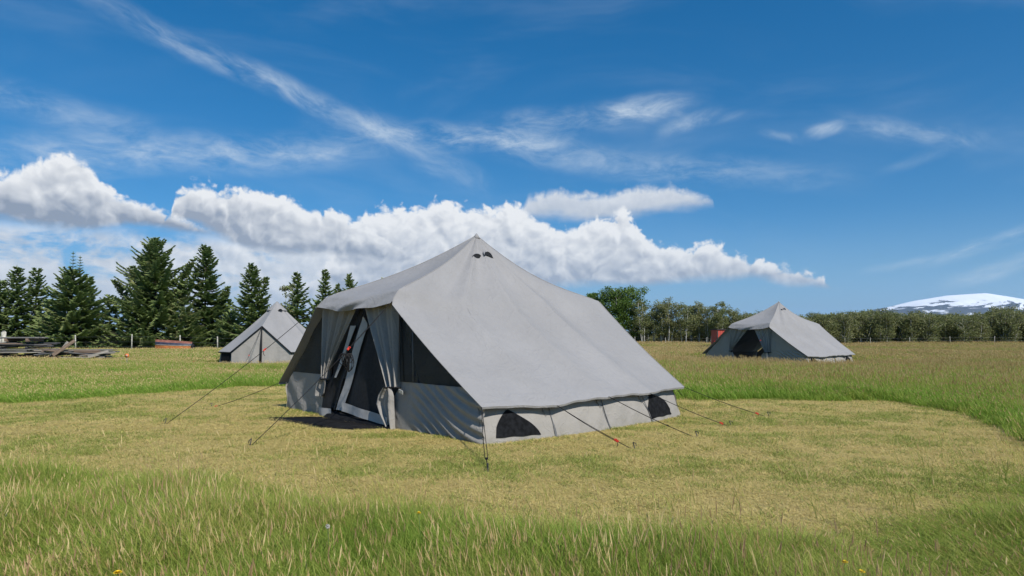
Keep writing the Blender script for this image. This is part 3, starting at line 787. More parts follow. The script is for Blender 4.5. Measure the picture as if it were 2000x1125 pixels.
def build_bell_tent():
    cx, cy_ = at(541, 33.0).x, 33.0
    root = empty('bell_tent', (cx, cy_, gzf(cx, cy_)-.01), R(2))
    tag(root, 'small pointed grey bell tent with closed zipped door below the spruces', 'tent', 'grey canvas tents')
    A = np.array((0, 0, 2.95)); Rr = 2.62; ez = .60
    Dp = np.array((0, -2.15, 1.78)); fa = R(30)
    feet = [np.array((sx*math.sin(fa)*Rr*1.03, -math.cos(fa)*Rr*1.03, ez)) for sx in (-1, 1)]
    nseg = 10; angs = [fa+(2*math.pi-2*fa)*k/nseg for k in range(nseg+1)]
    ring = [np.array((math.sin(a)*Rr, -math.cos(a)*Rr, ez)) for a in angs]
    V, F = [], []
    def slope(p0, p1, nq=9, nr=15, mid=None):
        off = len(V)
        for i in range(nq):
            q = i/(nq-1)
            for j in range(nr):
                r = j/(nr-1); e = lerp(p0, p1, q)
                p = lerp(A, e, r); s = .05*math.sin(math.pi*q)*math.sin(math.pi*r)+.05*math.sin(math.pi*r)
                n = np.array((e[0], e[1], 2.4)); n /= np.linalg.norm(n); V.append(tuple(p-n*s))
        F.extend(grid_faces(nq, nr, off))
    for k in range(nseg): slope(ring[k], ring[k+1])
    for sx, ft in ((1, ring[0]), (-1, ring[-1])):
        off = len(V); nq, nr = 11, 15
        for i in range(nq):
            q = i/(nq-1)
            e = lerp(Dp, ft, q)
            for j in range(nr):
                r = j/(nr-1); p = lerp(A, e, r); n = np.array((e[0], e[1], 2.4)); n /= np.linalg.norm(n)
                V.append(tuple(p-n*(.05*math.sin(math.pi*r)*(q if q > .2 else q)+.03*math.sin(math.pi*q)*math.sin(math.pi*r))))
        g = grid_faces(nq, nr, off); F.extend(g)
    roof = mesh('roof', V, F, CANVAS, root)
    V, F = tube_geo([A-np.array((0, 0, .42)), A-np.array((0, 0, .40)), A-np.array((0, 0, .12)), A+np.array((0, 0, .03))], [.49, .485, .17, .015], 12)
    mesh('roof_cap', V, F, CANVAS, roof)
    for a in (R(35), R(-80), R(160)):
        d = np.array((math.sin(a), -math.cos(a), 0)); s = np.array((math.cos(a), math.sin(a), 0)); V = []
        for i in range(9):
            t = math.pi*i/8
            for j in range(3): V.append(tuple(A+d*(.50+.02*j)+s*(-.10*math.cos(t))+np.array((0, 0, -.43+.09*math.sin(t)*(1-j/2)))))
        mesh('vent', V, grid_faces(9, 3), NETDARK2, roof)
    for k in range(nseg):
        p0, p1 = ring[k]*np.array((.965, .965, 1)), ring[k+1]*np.array((.965, .965, 1))
        def fn(u, v, p0=p0, p1=p1):
            p = lerp(p0, p1, u).copy(); p[2] = lerp(ez+.02, -.05, v); p[:2] *= 1+.03*v+.012*math.sin(math.pi*u)*math.sin(math.pi*v)
            return p
        wp = grid_obj('wall_panel', fn, 9, 5, CANVAS_W, root)
        if k in (0, 3, 6, 9):
            V = [tuple(fn(.15+.7*i/8, .12+.55*j/4)*np.array((1.012, 1.012, 1))) for i in range(9) for j in range(5)]
            mesh('window', V, grid_faces(9, 5), NETDARK2, wp)
    for sx, ft in ((1, feet[1]), (-1, feet[0])):
        def fn(u, v, sx=sx, ft=ft):
            x = ft[0]*.97*u; zt = lerp(Dp[2], ez, u); y = lerp(Dp[1]*1.0, ft[1], u)*.985-.02
            yb_ = lerp(-2.42, ft[1]*1.0, u)
            z = lerp(zt, -.05, v)
            fold = .030*math.sin(u*13+v*2)*math.sin(math.pi*u)*v
            return (x, lerp(y, yb_, v)+fold, z)
        grid_obj('door_panel', fn, 25, 15, CANVAS_W, root, sx > 0)
        tube('door_piping', [lerp(Dp, ft, t)+np.array((0, -.05, -.03)) for t in (0, .25, .5, .75, 1.0)], .030, BLACK, root, 6)
    for k in range(nseg):
        if k in (0, 9): tube('eave_piping', [ring[k]+np.array((0, 0, -.03)), ring[k+1]+np.array((0, 0, -.03))], .03, BLACK, root, 6)
    V, F = tube_geo([(0, -2.20, 1.72), (0, -2.32, .9), (0.02, -2.47, .03)], [.025, .05, .05], 6); mesh('door_zip', V, F, BLACK, root)
    tube('pole', [(0, 0, 0), (0, 0, 2.9)], .02, STEEL, root, 8)
    for a in (R(60), R(110), R(-60), R(-110), R(180), R(0)):
        d = np.array((math.sin(a), -math.cos(a), 0)); s = Dp if a == 0 else d*Rr+np.array((0, 0, ez))
        guy(root, tuple(s), tuple(d*(4.6 if a == 0 else 4.1)), .7)
build_bell_tent()

# ------------------------------------------------------------------ grass (stuff): tufts instanced on points
def blade_mat(name, stops, transl=.35, seedcol=None):
    m = bpy.data.materials.new(name); m.use_nodes = True; t = m.node_tree; t.nodes.clear(); N = NB(t)
    out = t.nodes.new('ShaderNodeOutputMaterial'); oi = t.nodes.new('ShaderNodeObjectInfo')
    g = t.nodes.new('ShaderNodeNewGeometry').outputs['Position']
    f = N.add(N.mul(N.attr('tint'), .62), N.add(N.mul(oi.outputs['Random'], .22), N.mul(N.sub(N.noise(g, .55, 4, .6), .5), .60)))
    f = N.m('ADD', f, .04, clamp=True)
    c = N.ramp(f, stops)
    d = t.nodes.new('ShaderNodeBsdfPrincipled'); d.inputs['Roughness'].default_value = .55; d.inputs['Specular IOR Level'].default_value = .25
    tr = t.nodes.new('ShaderNodeBsdfTranslucent'); t.links.new(c, d.inputs['Base Color']); t.links.new(c, tr.inputs['Color'])
    mx = t.nodes.new('ShaderNodeMixShader'); mx.inputs[0].default_value = transl
    t.links.new(d.outputs[0], mx.inputs[1]); t.links.new(tr.outputs[0], mx.inputs[2]); t.links.new(mx.outputs[0], out.inputs[0])
    return m
G_TALL = blade_mat('tall_grass_blade', [(0, (.16, .245, .034)), (.35, (.28, .37, .058)), (.6, (.42, .44, .098)), (.85, (.60, .51, .17)), (1, (.66, .53, .23))], .44)
G_LUSH = blade_mat('lush_grass_blade', [(0, (.13, .23, .026)), (.4, (.235, .37, .045)), (.75, (.34, .46, .080)), (1, (.46, .47, .12))], .44)
G_MOWN = blade_mat('mown_grass_blade', [(0, (.36, .37, .08)), (.25, (.54, .49, .14)), (.5, (.70, .57, .21)), (.8, (.78, .62, .27)), (1, (.64, .46, .21))], .32)
G_MGREEN = blade_mat('mown_green_blade', [(0, (.20, .27, .045)), (.5, (.34, .38, .085)), (1, (.52, .48, .15))], .38)
G_SEED = blade_mat('grass_seed_head', [(0, (.46, .30, .13)), (.4, (.62, .45, .20)), (.75, (.72, .57, .28)), (1, (.52, .32, .17))], .35)
G_SORREL = blade_mat('sorrel_seed', [(0, (.30, .17, .09)), (.5, (.44, .28, .15)), (1, (.55, .40, .22))], .3)
def make_tuft(name, coll, n, rad, h0, h1, w, lean, mats, seeds=0, seed=0, droop=.5, flat_=0.0, wind=(-.20, -.03), sw=None, tw=(0, 1)):
    rg = np.random.default_rng(seed); V = []; F = []; T = []; MI = []
    for i in range(n+seeds):
        is_s = i >= n
        a = rg.uniform(0, 2*math.pi); rr = rad*math.sqrt(rg.random()); bx, by = rr*math.cos(a), rr*math.sin(a)
        h = rg.uniform(h0, h1)*(1.18 if is_s else 1.0); dirn = rg.uniform(0, 2*math.pi); ln = lean*rg.uniform(.2, 1.2)*h
        if is_s: ln *= .55
        lx, ly = math.cos(dirn)*ln+wind[0]*h, math.sin(dirn)*ln+wind[1]*h
        ww = w*rg.uniform(.7, 1.3)*(.45 if is_s else 1); pa = rg.uniform(0, math.pi); sx, sy = math.cos(pa)*ww/2, math.sin(pa)*ww/2
        ti = rg.uniform(*tw); o = len(V)
        prof = ((0, 1.0), (.38, .95), (.74, .62), (1.0, .08))
        for t, k in prof:
            zz = h*(t-.30*droop*t*t*t)*(1-flat_); cx_ = bx+lx*t*t; cy_ = by+ly*t*t
            V += [(cx_-sx*k, cy_-sy*k, zz), (cx_+sx*k, cy_+sy*k, zz)]; T += [ti*.8+.25*t]*2
        for q in range(3): F.append((o+2*q, o+2*q+1, o+2*q+3, o+2*q+2)); MI.append(0)
        if is_s:      # a feathery seed head: two crossed slim spindles
            tx, ty, tz = bx+lx, by+ly, h*(1-.30*droop); dx, dy = lx*.6, ly*.6; L = rg.uniform(.05, .11)*(h1/.5); s2 = (sw or .012)*rg.uniform(.7, 1.3)
            nrm = math.sqrt(dx*dx+dy*dy+h*h*.3); ux, uy, uz = dx/nrm, dy/nrm, h*.55/nrm
            for aa in (pa, pa+math.pi/2):
                o = len(V); ex, ey = math.cos(aa)*s2/2, math.sin(aa)*s2/2
                for t, k in ((-.1, .2), (.25, 1), (.6, .8), (1, .05)):
                    V += [(tx+ux*L*t-ex*k, ty+uy*L*t-ey*k, tz+uz*L*t), (tx+ux*L*t+ex*k, ty+uy*L*t+ey*k, tz+uz*L*t)]; T += [ti]*2
                for q in range(3): F.append((o+2*q, o+2*q+1, o+2*q+3, o+2*q+2)); MI.append(1)
    me = bpy.data.meshes.new(name); me.from_pydata(V, [], F); me.update()
    for m_ in mats: me.materials.append(m_)
    me.polygons.foreach_set('material_index', MI)
    at_ = me.attributes.new('tint', 'FLOAT', 'POINT'); at_.data.foreach_set('value', np.array(T, np.float32))
    o = bpy.data.objects.new(name, me); coll.objects.link(o); return o
def tuft_set(name, specs):
    c = bpy.data.collections.new(name)
    for i, k in enumerate(specs): make_tuft('%s_%02d' % (name, i), c, **k)
    return c
def scatter(name, pts, rotz, scl, idx, coll, label, tilt=None):
    """one grass object: points with attributes, tufts instanced on them"""
    n = len(pts); me = bpy.data.meshes.new(name); me.vertices.add(n)
    me.vertices.foreach_set('co', np.asarray(pts, np.float32).ravel())
    rot = np.zeros((n, 3), np.float32); rot[:, 2] = rotz
    if tilt is not None: rot[:, :2] = tilt
    a = me.attributes.new('rot', 'FLOAT_VECTOR', 'POINT'); a.data.foreach_set('vector', rot.ravel())
    a = me.attributes.new('scl', 'FLOAT_VECTOR', 'POINT'); a.data.foreach_set('vector', np.asarray(scl, np.float32).ravel())
    a = me.attributes.new('idx', 'INT', 'POINT'); a.data.foreach_set('value', np.asarray(idx, np.int32))
    o = bpy.data.objects.new(name, me); COL.objects.link(o)
    ng = bpy.data.node_groups.new(name, 'GeometryNodeTree')
    ng.interface.new_socket('Geometry', in_out='INPUT', socket_type='NodeSocketGeometry'); ng.interface.new_socket('Geometry', in_out='OUTPUT', socket_type='NodeSocketGeometry')
    gi = ng.nodes.new('NodeGroupInput'); go = ng.nodes.new('NodeGroupOutput'); ip = ng.nodes.new('GeometryNodeInstanceOnPoints')
    ci = ng.nodes.new('GeometryNodeCollectionInfo'); ci.inputs['Collection'].default_value = coll
    ci.inputs['Separate Children'].default_value = True; ci.inputs['Reset Children'].default_value = True
    def na(nm, ty):
        k = ng.nodes.new('GeometryNodeInputNamedAttribute'); k.data_type = ty; k.inputs['Name'].default_value = nm; return k.outputs['Attribute']
    L = ng.links
    L.new(gi.outputs[0], ip.inputs['Points']); L.new(ci.outputs[0], ip.inputs['Instance']); ip.inputs['Pick Instance'].default_value = True
    L.new(na('idx', 'INT'), ip.inputs['Instance Index']); L.new(na('rot', 'FLOAT_VECTOR'), ip.inputs['Rotation']); L.new(na('scl', 'FLOAT_VECTOR'), ip.inputs['Scale'])
    L.new(ip.outputs[0], go.inputs[0])
    md = o.modifiers.new('tufts', 'NODES'); md.node_group = ng
    tag(o, label, 'grass', kind='stuff'); return o

def in_tent(x, y, loc, ang, mx, my):
    dx, dy = x-loc[0], y-loc[1]; c, s_ = math.cos(-ang), math.sin(-ang)
    lx, ly = dx*c-dy*s_, dx*s_+dy*c
    return (np.abs(lx) < mx) & (np.abs(ly) < my)
def free(x, y, pad=0.0):
    k = ~in_tent(x, y, TENT_C, TENT_A, 3.12+pad, 2.33+pad)
    # the apron before the door
    k &= ~in_tent(x, y, (TENT_C[0]+math.cos(TENT_A)*-.5-math.sin(TENT_A)*-2.8, TENT_C[1]+math.sin(TENT_A)*-.5+math.cos(TENT_A)*-2.8), TENT_A, 1.05, .40)
    k &= ~in_tent(x, y, (14.43, 37.0), R(-52.5), 3.1, 2.3)
    k &= np.hypot(x+11.3, y-33) > 2.55
    return k
def wedge(n, y0, y1, rg, margin=2.5, power=1.0):
    """random points on the ground in the field of view plus a margin to each side"""
    y = np.sqrt(rg.uniform(y0*y0, y1*y1, n)) if power == 1.0 else y0+(y1-y0)*rg.random(n)**power
    x = rg.uniform(-1, 1, n)*(.78*y+margin); return x, y

TALLW = dict(mats=(G_TALL, G_SEED))
tall_near = tuft_set('tall_near', [dict(n=50, rad=.14, h0=.14, h1=.42, w=.0036, lean=.6, seeds=s_, seed=10+i, sw=.0062, tw=(0, .8), **TALLW) for i, s_ in enumerate((2, 3, 5, 1, 3, 1))]
                     + [dict(n=60, rad=.15, h0=.12, h1=.36, w=.0040, lean=.6, seeds=0, seed=30+i, sw=.006, mats=(G_LUSH, G_SEED)) for i in range(3)]
                     + [dict(n=9, rad=.07, h0=.10, h1=.22, w=.022, lean=1.0, seeds=0, seed=40, droop=1.2, wind=(0, 0), mats=(G_LUSH, G_SEED)), dict(n=26, rad=.13, h0=.14, h1=.34, w=.0034, lean=1.2, seeds=3, seed=41, sw=.006, wind=(.05, 0), tw=(.7, 1.1), **TALLW), dict(n=12, rad=.12, h0=.22, h1=.44, w=.003, lean=.5, seeds=5, seed=42, sw=.0065, wind=(-.05, 0), tw=(.3, .9), mats=(G_TALL, G_SORREL))])
tall_mid = tuft_set('tall_mid', [dict(n=60, rad=.22, h0=.20, h1=.44, w=.008, lean=.45, seeds=s_, seed=50+i, sw=.013, tw=(0, .85), **TALLW) for i, s_ in enumerate((2, 4, 7, 3))]
                    + [dict(n=66, rad=.22, h0=.18, h1=.40, w=.009, lean=.45, seeds=2, seed=60+i, sw=.013, mats=(G_LUSH, G_SEED)) for i in range(2)])
tall_far = tuft_set('tall_far', [dict(n=50, rad=.42, h0=.22, h1=.44, w=.020, lean=.45, seeds=s_, seed=80+i, sw=.030, tw=(.20, 1.05), **TALLW) for i, s_ in enumerate((5, 11, 8))]
                    + [dict(n=54, rad=.42, h0=.20, h1=.42, w=.020, lean=.45, seeds=2, seed=90, sw=.028, mats=(G_LUSH, G_SEED))])
mown_set = tuft_set('mown', [dict(n=52, rad=.13, h0=.016, h1=.046, w=.0060, lean=1.9, seeds=0, seed=100+i, droop=.8, wind=(-.05, 0), mats=(G_MOWN, G_SEED)) for i in range(5)]
                    + [dict(n=44, rad=.15, h0=.02, h1=.05, w=.006, lean=3.6, seeds=0, seed=110+i, droop=1.4, wind=(-.1, .05), tw=(.5, 1), mats=(G_MOWN, G_SEED)) for i in range(3)]
                    + [dict(n=48, rad=.12, h0=.022, h1=.062, w=.0055, lean=1.0, seeds=0, seed=120+i, wind=(-.1, 0), tw=(0, .8), mats=(G_MGREEN, G_SEED)) for i in range(2)])

stalk_set = tuft_set('stalk', [dict(n=3, rad=.12, h0=.18, h1=.40, w=.005, lean=.8, seeds=3, seed=200+i, sw=.007, wind=(-.35, .1), tw=(.4, 1), **TALLW) for i in range(3)])
def build_grass():
    rg = np.random.default_rng(11)
    # --- foreground strip of tall seeding grass
    n = 15000; y = rg.uniform(1.9, 8.5, n); x = rg.uniform(-1, 1, n)*(.78*y+1.6)
    sdv = mown_sd(x, y); k = (sdv < .45) & free(x, y)
    edge = 1-sstep(sdv, -.75, .40)                       # sparse and short towards the mown patch
    k &= rg.random(n) < edge*1.0+.04
    k &= ~((y > 6) & (x > 5.5))
    x, y, edge = x[k], y[k], edge[k]; n = len(x)
    hgt = (.42+.62*edge)*(.52+.85*vnoise(x, y, .75, 6))*rg.uniform(.8, 1.15, n)
    hgt *= np.where(x > 1.2, 1-.30*sstep(x, 1.2, 3.0), 1.0)
    lush = rg.random(n) < .10+.45*sstep(vnoise(x, y, .8, 7), .45, .75)
    idx = np.where(lush, rg.integers(6, 9, n), rg.integers(0, 6, n))
    pk = vnoise(x, y, .6, 14); r_ = rg.random(n); idx = np.where((pk > .72) & (r_ < .35), 9, np.where(r_ < .10+.25*(vnoise(x, y, 1.1, 15) > .62), 10, np.where(r_ > .985-.06*(vnoise(x, y, 1.4, 16) > .62), 11, idx)))
    pts = np.stack([x, y, gz(x, y)-.01], 1); wd = rg.uniform(.85, 1.2, n)
    scatter('foreground_grass', pts, rg.normal(0, .95, n), np.stack([wd, wd, hgt], 1), idx, tall_near, 'tall green grass with tan seed heads along the bottom of the view')
    # --- single long stalks the mower missed
    n = 900; x = rg.uniform(-6, 6.5, n); y = rg.uniform(4.6, 9.5, n); sdv = mown_sd(x, y); k = (sdv > -.1) & (sdv < 1.8) & (rg.random(n) < np.exp(-np.maximum(sdv, 0)*1.4)) & free(x, y, .3); x, y = x[k], y[k]; n = len(x)
    s1 = rg.uniform(.8, 1.2, n)
    scatter('stray_stalks', np.stack([x, y, gz(x, y)], 1), rg.uniform(-.9, .9, n), np.stack([s1, s1, s1*rg.uniform(.7, 1.1, n)], 1), rg.integers(0, 3, n), stalk_set, 'single long grass stalks standing in the near edge of the mown patch')
    # --- mown patch
    n = 68000; x, y = wedge(n, 4.2, 20.5, rg, 2.0, 1.25)
    sdv = mown_sd(x, y); k = (sdv > -.45) & free(x, y, -.02)
    x, y, sdv = x[k], y[k], sdv[k]; n = len(x)
    g = vnoise(x*.45, y*1.7, 1.1, 8)*.65+vnoise(x, y, .45, 9)*.35
    lush = rg.random(n) < .05+.36*sstep(g, .48, .80)
    flat_ = rg.random(n) < .55
    idx = np.where(lush, rg.integers(8, 10, n), np.where(flat_, rg.integers(5, 8, n), rg.integers(0, 5, n)))
    s = rg.uniform(.8, 1.25, n)*(1+sstep(y, 8, 18)*.5); hh = s*(.75+.5*vnoise(x, y, .6, 10))
    pts = np.stack([x, y, gz(x, y)-.004], 1)
    scatter('mown_grass', pts, rg.uniform(0, 6.28, n), np.stack([s, s, hh], 1), idx, mown_set, 'short straw-coloured mown grass round the large tent')
    # --- tall meadow beyond the mown patch
    P, RZ, SC, IX = [], [], [], []
    n = 42000; x, y = wedge(n, 6.5, 34, rg, 4.0)
    sdv = mown_sd(x, y); k = (sdv < 0) & free(x, y, .1) & ((y > 9) | (x > 5.2))
    # path mown to the small tent
    pth = np.abs(y-(26.5+.25*(x+7)))
    k &= ~((pth < .9) & (x > -14.5) & (x < -3)) | (rg.random(n) < .12)
    x, y, sdv = x[k], y[k], sdv[k]; n = len(x)
    edge = 1-sstep(sdv, -.5, 0.0)
    hgt = (.70+.45*edge)*(.72+.5*vnoise(x, y, 2.2, 6))*rg.uniform(.85, 1.12, n)
    hgt *= 1-.30*sstep(-x, 3, 7)-.15*sstep(-x, 7, 12); hgt *= 1-.66*(1-sstep(np.hypot(x-14.4, y-36.0), 4.6, 7.0)); hgt *= 1-.4*(1-sstep(np.hypot(x+11.3, y-33), 3.0, 5.5))
    lushp = .28+.50*(1-sstep(-sdv, .3, 2.4))+.30*sstep(-x, 2, 6); lush = rg.random(n) < lushp*(.5+vnoise(x, y, 1.6, 12))
    idx = np.where(lush, rg.integers(4, 6, n), rg.integers(0, 4, n))
    wd = rg.uniform(.85, 1.2, n)
    scatter('meadow_grass', np.stack([x, y, gz(x, y)-.01], 1), rg.uniform(-.6, .6, n), np.stack([wd, wd, hgt], 1), idx, tall_mid, 'tall green and tan meadow grass behind the mown patch')
    n = 38000; x, y = wedge(n, 32, 96, rg, 6.0, 1.35)
    k = free(x, y, .2) & ~((y > 58) & (x < -14) & (rg.random(n) < .75)); x, y = x[k], y[k]; n = len(x)
    hgt = (.72+.5*vnoise(x, y, 4, 6))*rg.uniform(.85, 1.1, n); hgt *= 1-.50*sstep(-x, 8, 14)
    hgt *= 1-.66*(1-sstep(np.hypot(x-14.4, y-36.0), 4.6, 7.0))
    idx = np.where(rg.random(n) < .10+.45*sstep(-x, 0, 12)+.25*(1-sstep(y, 34, 55)), 3, rg.integers(0, 3, n)); wd = rg.uniform(.9, 1.3, n)*(1+sstep(y, 50, 90)*.6)
    scatter('far_meadow_grass', np.stack([x, y, gz(x, y)-.02], 1), rg.uniform(-.6, .6, n), np.stack([wd, wd, hgt], 1), idx, tall_far, 'golden brown meadow grass reaching back to the trees')
build_grass()

# ------------------------------------------------------------------ trees
def leaf_mat(name, stops, transl=.3, scale=.6):
    m = bpy.data.materials.new(name); m.use_nodes = True; t = m.node_tree; t.nodes.clear(); N = NB(t)
    out = t.nodes.new('ShaderNodeOutputMaterial'); oi = t.nodes.new('ShaderNodeObjectInfo')
    g = t.nodes.new('ShaderNodeNewGeometry').outputs['Position']
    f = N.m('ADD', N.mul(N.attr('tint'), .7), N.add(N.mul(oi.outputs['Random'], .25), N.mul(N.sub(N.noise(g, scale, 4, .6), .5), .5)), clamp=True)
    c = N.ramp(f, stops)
    d = t.nodes.new('ShaderNodeBsdfPrincipled'); d.inputs['Roughness'].default_value = .6; d.inputs['Specular IOR Level'].default_value = .2
    tr = t.nodes.new('ShaderNodeBsdfTranslucent'); t.links.new(c, d.inputs['Base Color']); t.links.new(c, tr.inputs['Color'])
    mx = t.nodes.new('ShaderNodeMixShader'); mx.inputs[0].default_value = transl
    t.links.new(d.outputs[0], mx.inputs[1]); t.links.new(tr.outputs[0], mx.inputs[2]); t.links.new(mx.outputs[0], out.inputs[0]); return m
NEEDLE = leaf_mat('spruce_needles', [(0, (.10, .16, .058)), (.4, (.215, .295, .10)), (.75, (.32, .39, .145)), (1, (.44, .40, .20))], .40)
BARK = mat('spruce_bark', (.10, .075, .055), .9, .3, 8, .5, 20)
PALEBARK = mat('pale_birch_bark', (.47, .45, .40), .85, .3, 3, .4, 12)
LEAF = leaf_mat('birch_leaves', [(0, (.12, .145, .052)), (.4, (.21, .23, .088)), (.75, (.285, .285, .12)), (1, (.38, .34, .165))], .42)
LEAF_G = leaf_mat('willow_leaves', [(0, (.055, .10, .018)), (.4, (.105, .175, .032)), (.75, (.155, .225, .05)), (1, (.22, .26, .08))], .35)

def spruce_geo(H, Rad, seed, dens=1.0, leaders=(), bare_top=.0, shape=.85, up=0.0, rag=.25):
    """returns crown V,F,T and trunk V,F. leaders: (azimuth, start height, end height, outward reach)"""
    rg = random.Random(seed); V, F, T = [], [], []; TV, TF = [], []
    def spray(p, d, L, w, ti):
        """a needled twig: two crossed tapering blades"""
        n1 = d.cross(Vector((0, 0, 1))); n1 = n1.normalized() if n1.length > 1e-3 else Vector((1, 0, 0)); n2 = n1.cross(d)
        for nn, k in ((n1, 1.0), ((n1*.75+n2*.8).normalized(), .85)):
            o = len(V); e = p+d*L; md = p+d*L*.45
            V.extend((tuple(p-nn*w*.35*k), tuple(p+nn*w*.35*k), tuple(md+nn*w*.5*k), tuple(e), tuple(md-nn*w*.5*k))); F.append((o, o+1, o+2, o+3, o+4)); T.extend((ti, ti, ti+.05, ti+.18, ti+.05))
    def stem(base, top, Hs, Rd, b0, dn):
        """whorls of branches on one leader from base to top"""
        ax = (top-base); Ls = ax.length; ax = ax/Ls; h = b0*Ls
        while h < Ls*.985:
            f = h/Ls; nb = max(3, int((7.5-3*f)*dn)); off = rg.random()*6.28
            for b in range(nb):
                a = off+6.283*b/nb+rg.uniform(-.3, .3)
                L = Rd*((1-f)**shape)*rg.uniform(max(.35, 1-rag*2.2), 1+rag*.9)+.10
                if rg.random() < .06: L *= 1.25
                slope = lerp(-.18, .46, f**2)+rg.uniform(-.22, .20)+up
                dr = Vector((math.cos(a), math.sin(a), 0)); p0 = base+ax*(h+rg.uniform(-.1, .1))
                cur = .16+.1*rg.random(); ti0 = rg.random()*.55
                n = max(3, int(L/.155*dn)); ps = []
                for i in range(n+1):
                    t = i/n; ps.append(p0+dr*(L*t)+Vector((0, 0, L*(slope*t-.28*t*(1-t)+cur*t*t))))
                for i in range(1, n+1):
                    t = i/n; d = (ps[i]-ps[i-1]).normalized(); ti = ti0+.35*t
                    if t > .12: spray(ps[i-1], d, (ps[i]-ps[i-1]).length*1.8, .19, ti)
                    if t > .18:
                        sd_ = d.cross(Vector((0, 0, 1))).normalized()
                        for sg in (-1, 1):
                            l2 = (.20+.34*L*(1-t)*.8)*rg.uniform(.6, 1.15)
                            d2 = (d*.75+sd_*sg*.8+Vector((0, 0, rg.uniform(-.45, .18)))).normalized()
                            m_ = 1 if l2 < .34 else 2
                            for q in range(m_): spray(ps[i]+d2*l2*q/m_, d2, l2/m_*1.4, .17, ti+.1*q)
                if L > .8: tube_geo([ps[0], ps[len(ps)//2], ps[-1]], [.028, .018, .006], 3, TV, TF)
            h += lerp(.30, .22, f)*rg.uniform(.7, 1.3)/max(.6, dn)
        tube_geo([base+ax*(Ls*k/5) for k in range(6)], [lerp(.035+.014*Ls, .012, k/5) for k in range(6)], 6, TV, TF)
        spray(top-ax*.35, ax, .55, .12, .5)
    top = Vector((rg.uniform(-.1, .1), 0, H))
    stem(Vector((0, 0, -.1)), top, H, Rad, .03, dens)
    for (a, h0, h1, reach) in leaders:
        d = Vector((math.cos(a), math.sin(a), 0))
        b = Vector((0, 0, h0))+d*.2; e = Vector((0, 0, h1))+d*reach
        stem(b, e, h1-h0, min(1.0, Rad*.32), .25, dens*.85)
    if bare_top:   # thin leading shoot with short whorls above a clipped crown
        for (dx, hh) in ((0, bare_top), (.75, bare_top*.75)):
            b = Vector((dx, 0, H-.5)); e = b+Vector((.05, 0, hh+.5)); tube_geo([b, e], [.03, .012], 5, TV, TF)
            for k in range(5):
                q = b.lerp(e, .35+.14*k)
                for j in range(5):
                    a = j*1.256+k; spray(q, Vector((math.cos(a), math.sin(a), .35)).normalized(), .42-.05*k, .09, .4)
            spray(e-Vector((0, 0, .3)), Vector((0, 0, 1)), .4, .1, .5)
    return V, F, T, TV, TF
SPR = {}
def spruce(px, top, d, wpx, label, seed, key=None, **kw):
    x = (px-1000)/FPX*d; z0 = gzf(x, d); H = zat(top, d)-z0; Rd = wpx/FPX*d/2
    root = empty('spruce_tree', (x, d, z0), random.Random(seed).uniform(-.4, .4))
    tag(root, label, 'tree', 'spruces in the shelter belt')
    if key and key in SPR:
        crown_d, trunk_d, H0, R0 = SPR[key]
        for nm, dd in (('crown', crown_d), ('trunk', trunk_d)):
            o = bpy.data.objects.new(nm, dd); COL.objects.link(o); o.parent = root
        root.scale = (Rd/R0, Rd/R0, H/H0); root.rotation_euler = (0, 0, seed*1.3)
        return root
    V, F, T, TV, TF = spruce_geo(H, Rd, seed, **kw)
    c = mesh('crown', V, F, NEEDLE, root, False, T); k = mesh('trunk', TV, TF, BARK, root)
    if key: SPR[key] = (c.data, k.data, H, Rd)
    return root
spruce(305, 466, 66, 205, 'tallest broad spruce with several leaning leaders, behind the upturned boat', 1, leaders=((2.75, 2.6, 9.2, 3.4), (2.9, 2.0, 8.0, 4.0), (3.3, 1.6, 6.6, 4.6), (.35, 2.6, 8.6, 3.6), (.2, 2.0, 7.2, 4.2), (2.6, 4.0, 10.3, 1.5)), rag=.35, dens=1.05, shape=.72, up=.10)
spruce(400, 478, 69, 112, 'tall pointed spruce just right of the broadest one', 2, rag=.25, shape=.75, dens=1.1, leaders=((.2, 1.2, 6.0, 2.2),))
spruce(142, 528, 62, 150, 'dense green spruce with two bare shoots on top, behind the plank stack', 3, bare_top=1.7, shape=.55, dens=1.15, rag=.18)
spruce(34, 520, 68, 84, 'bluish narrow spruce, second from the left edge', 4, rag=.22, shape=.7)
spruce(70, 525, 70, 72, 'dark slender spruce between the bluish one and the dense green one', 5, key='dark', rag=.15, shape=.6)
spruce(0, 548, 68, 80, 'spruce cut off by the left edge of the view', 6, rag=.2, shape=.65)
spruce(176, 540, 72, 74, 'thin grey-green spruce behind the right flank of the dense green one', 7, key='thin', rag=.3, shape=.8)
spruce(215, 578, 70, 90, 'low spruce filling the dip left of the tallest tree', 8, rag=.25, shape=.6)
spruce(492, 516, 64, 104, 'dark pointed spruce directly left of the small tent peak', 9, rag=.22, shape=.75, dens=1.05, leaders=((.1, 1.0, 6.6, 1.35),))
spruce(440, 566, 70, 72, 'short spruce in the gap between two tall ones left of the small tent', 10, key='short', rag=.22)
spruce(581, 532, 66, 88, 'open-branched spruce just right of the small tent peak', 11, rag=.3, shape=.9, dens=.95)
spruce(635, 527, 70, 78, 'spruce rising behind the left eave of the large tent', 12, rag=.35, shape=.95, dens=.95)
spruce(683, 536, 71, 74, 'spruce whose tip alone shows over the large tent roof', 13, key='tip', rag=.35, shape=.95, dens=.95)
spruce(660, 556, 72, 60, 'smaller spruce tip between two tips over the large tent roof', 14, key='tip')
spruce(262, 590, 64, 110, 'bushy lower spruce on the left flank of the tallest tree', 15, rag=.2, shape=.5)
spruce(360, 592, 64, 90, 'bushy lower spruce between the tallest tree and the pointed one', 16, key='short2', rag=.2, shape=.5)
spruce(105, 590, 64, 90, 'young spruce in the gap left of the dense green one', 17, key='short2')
spruce(450, 610, 65, 80, 'young spruce filling the foot of the belt by the small tent', 18, key='short2')
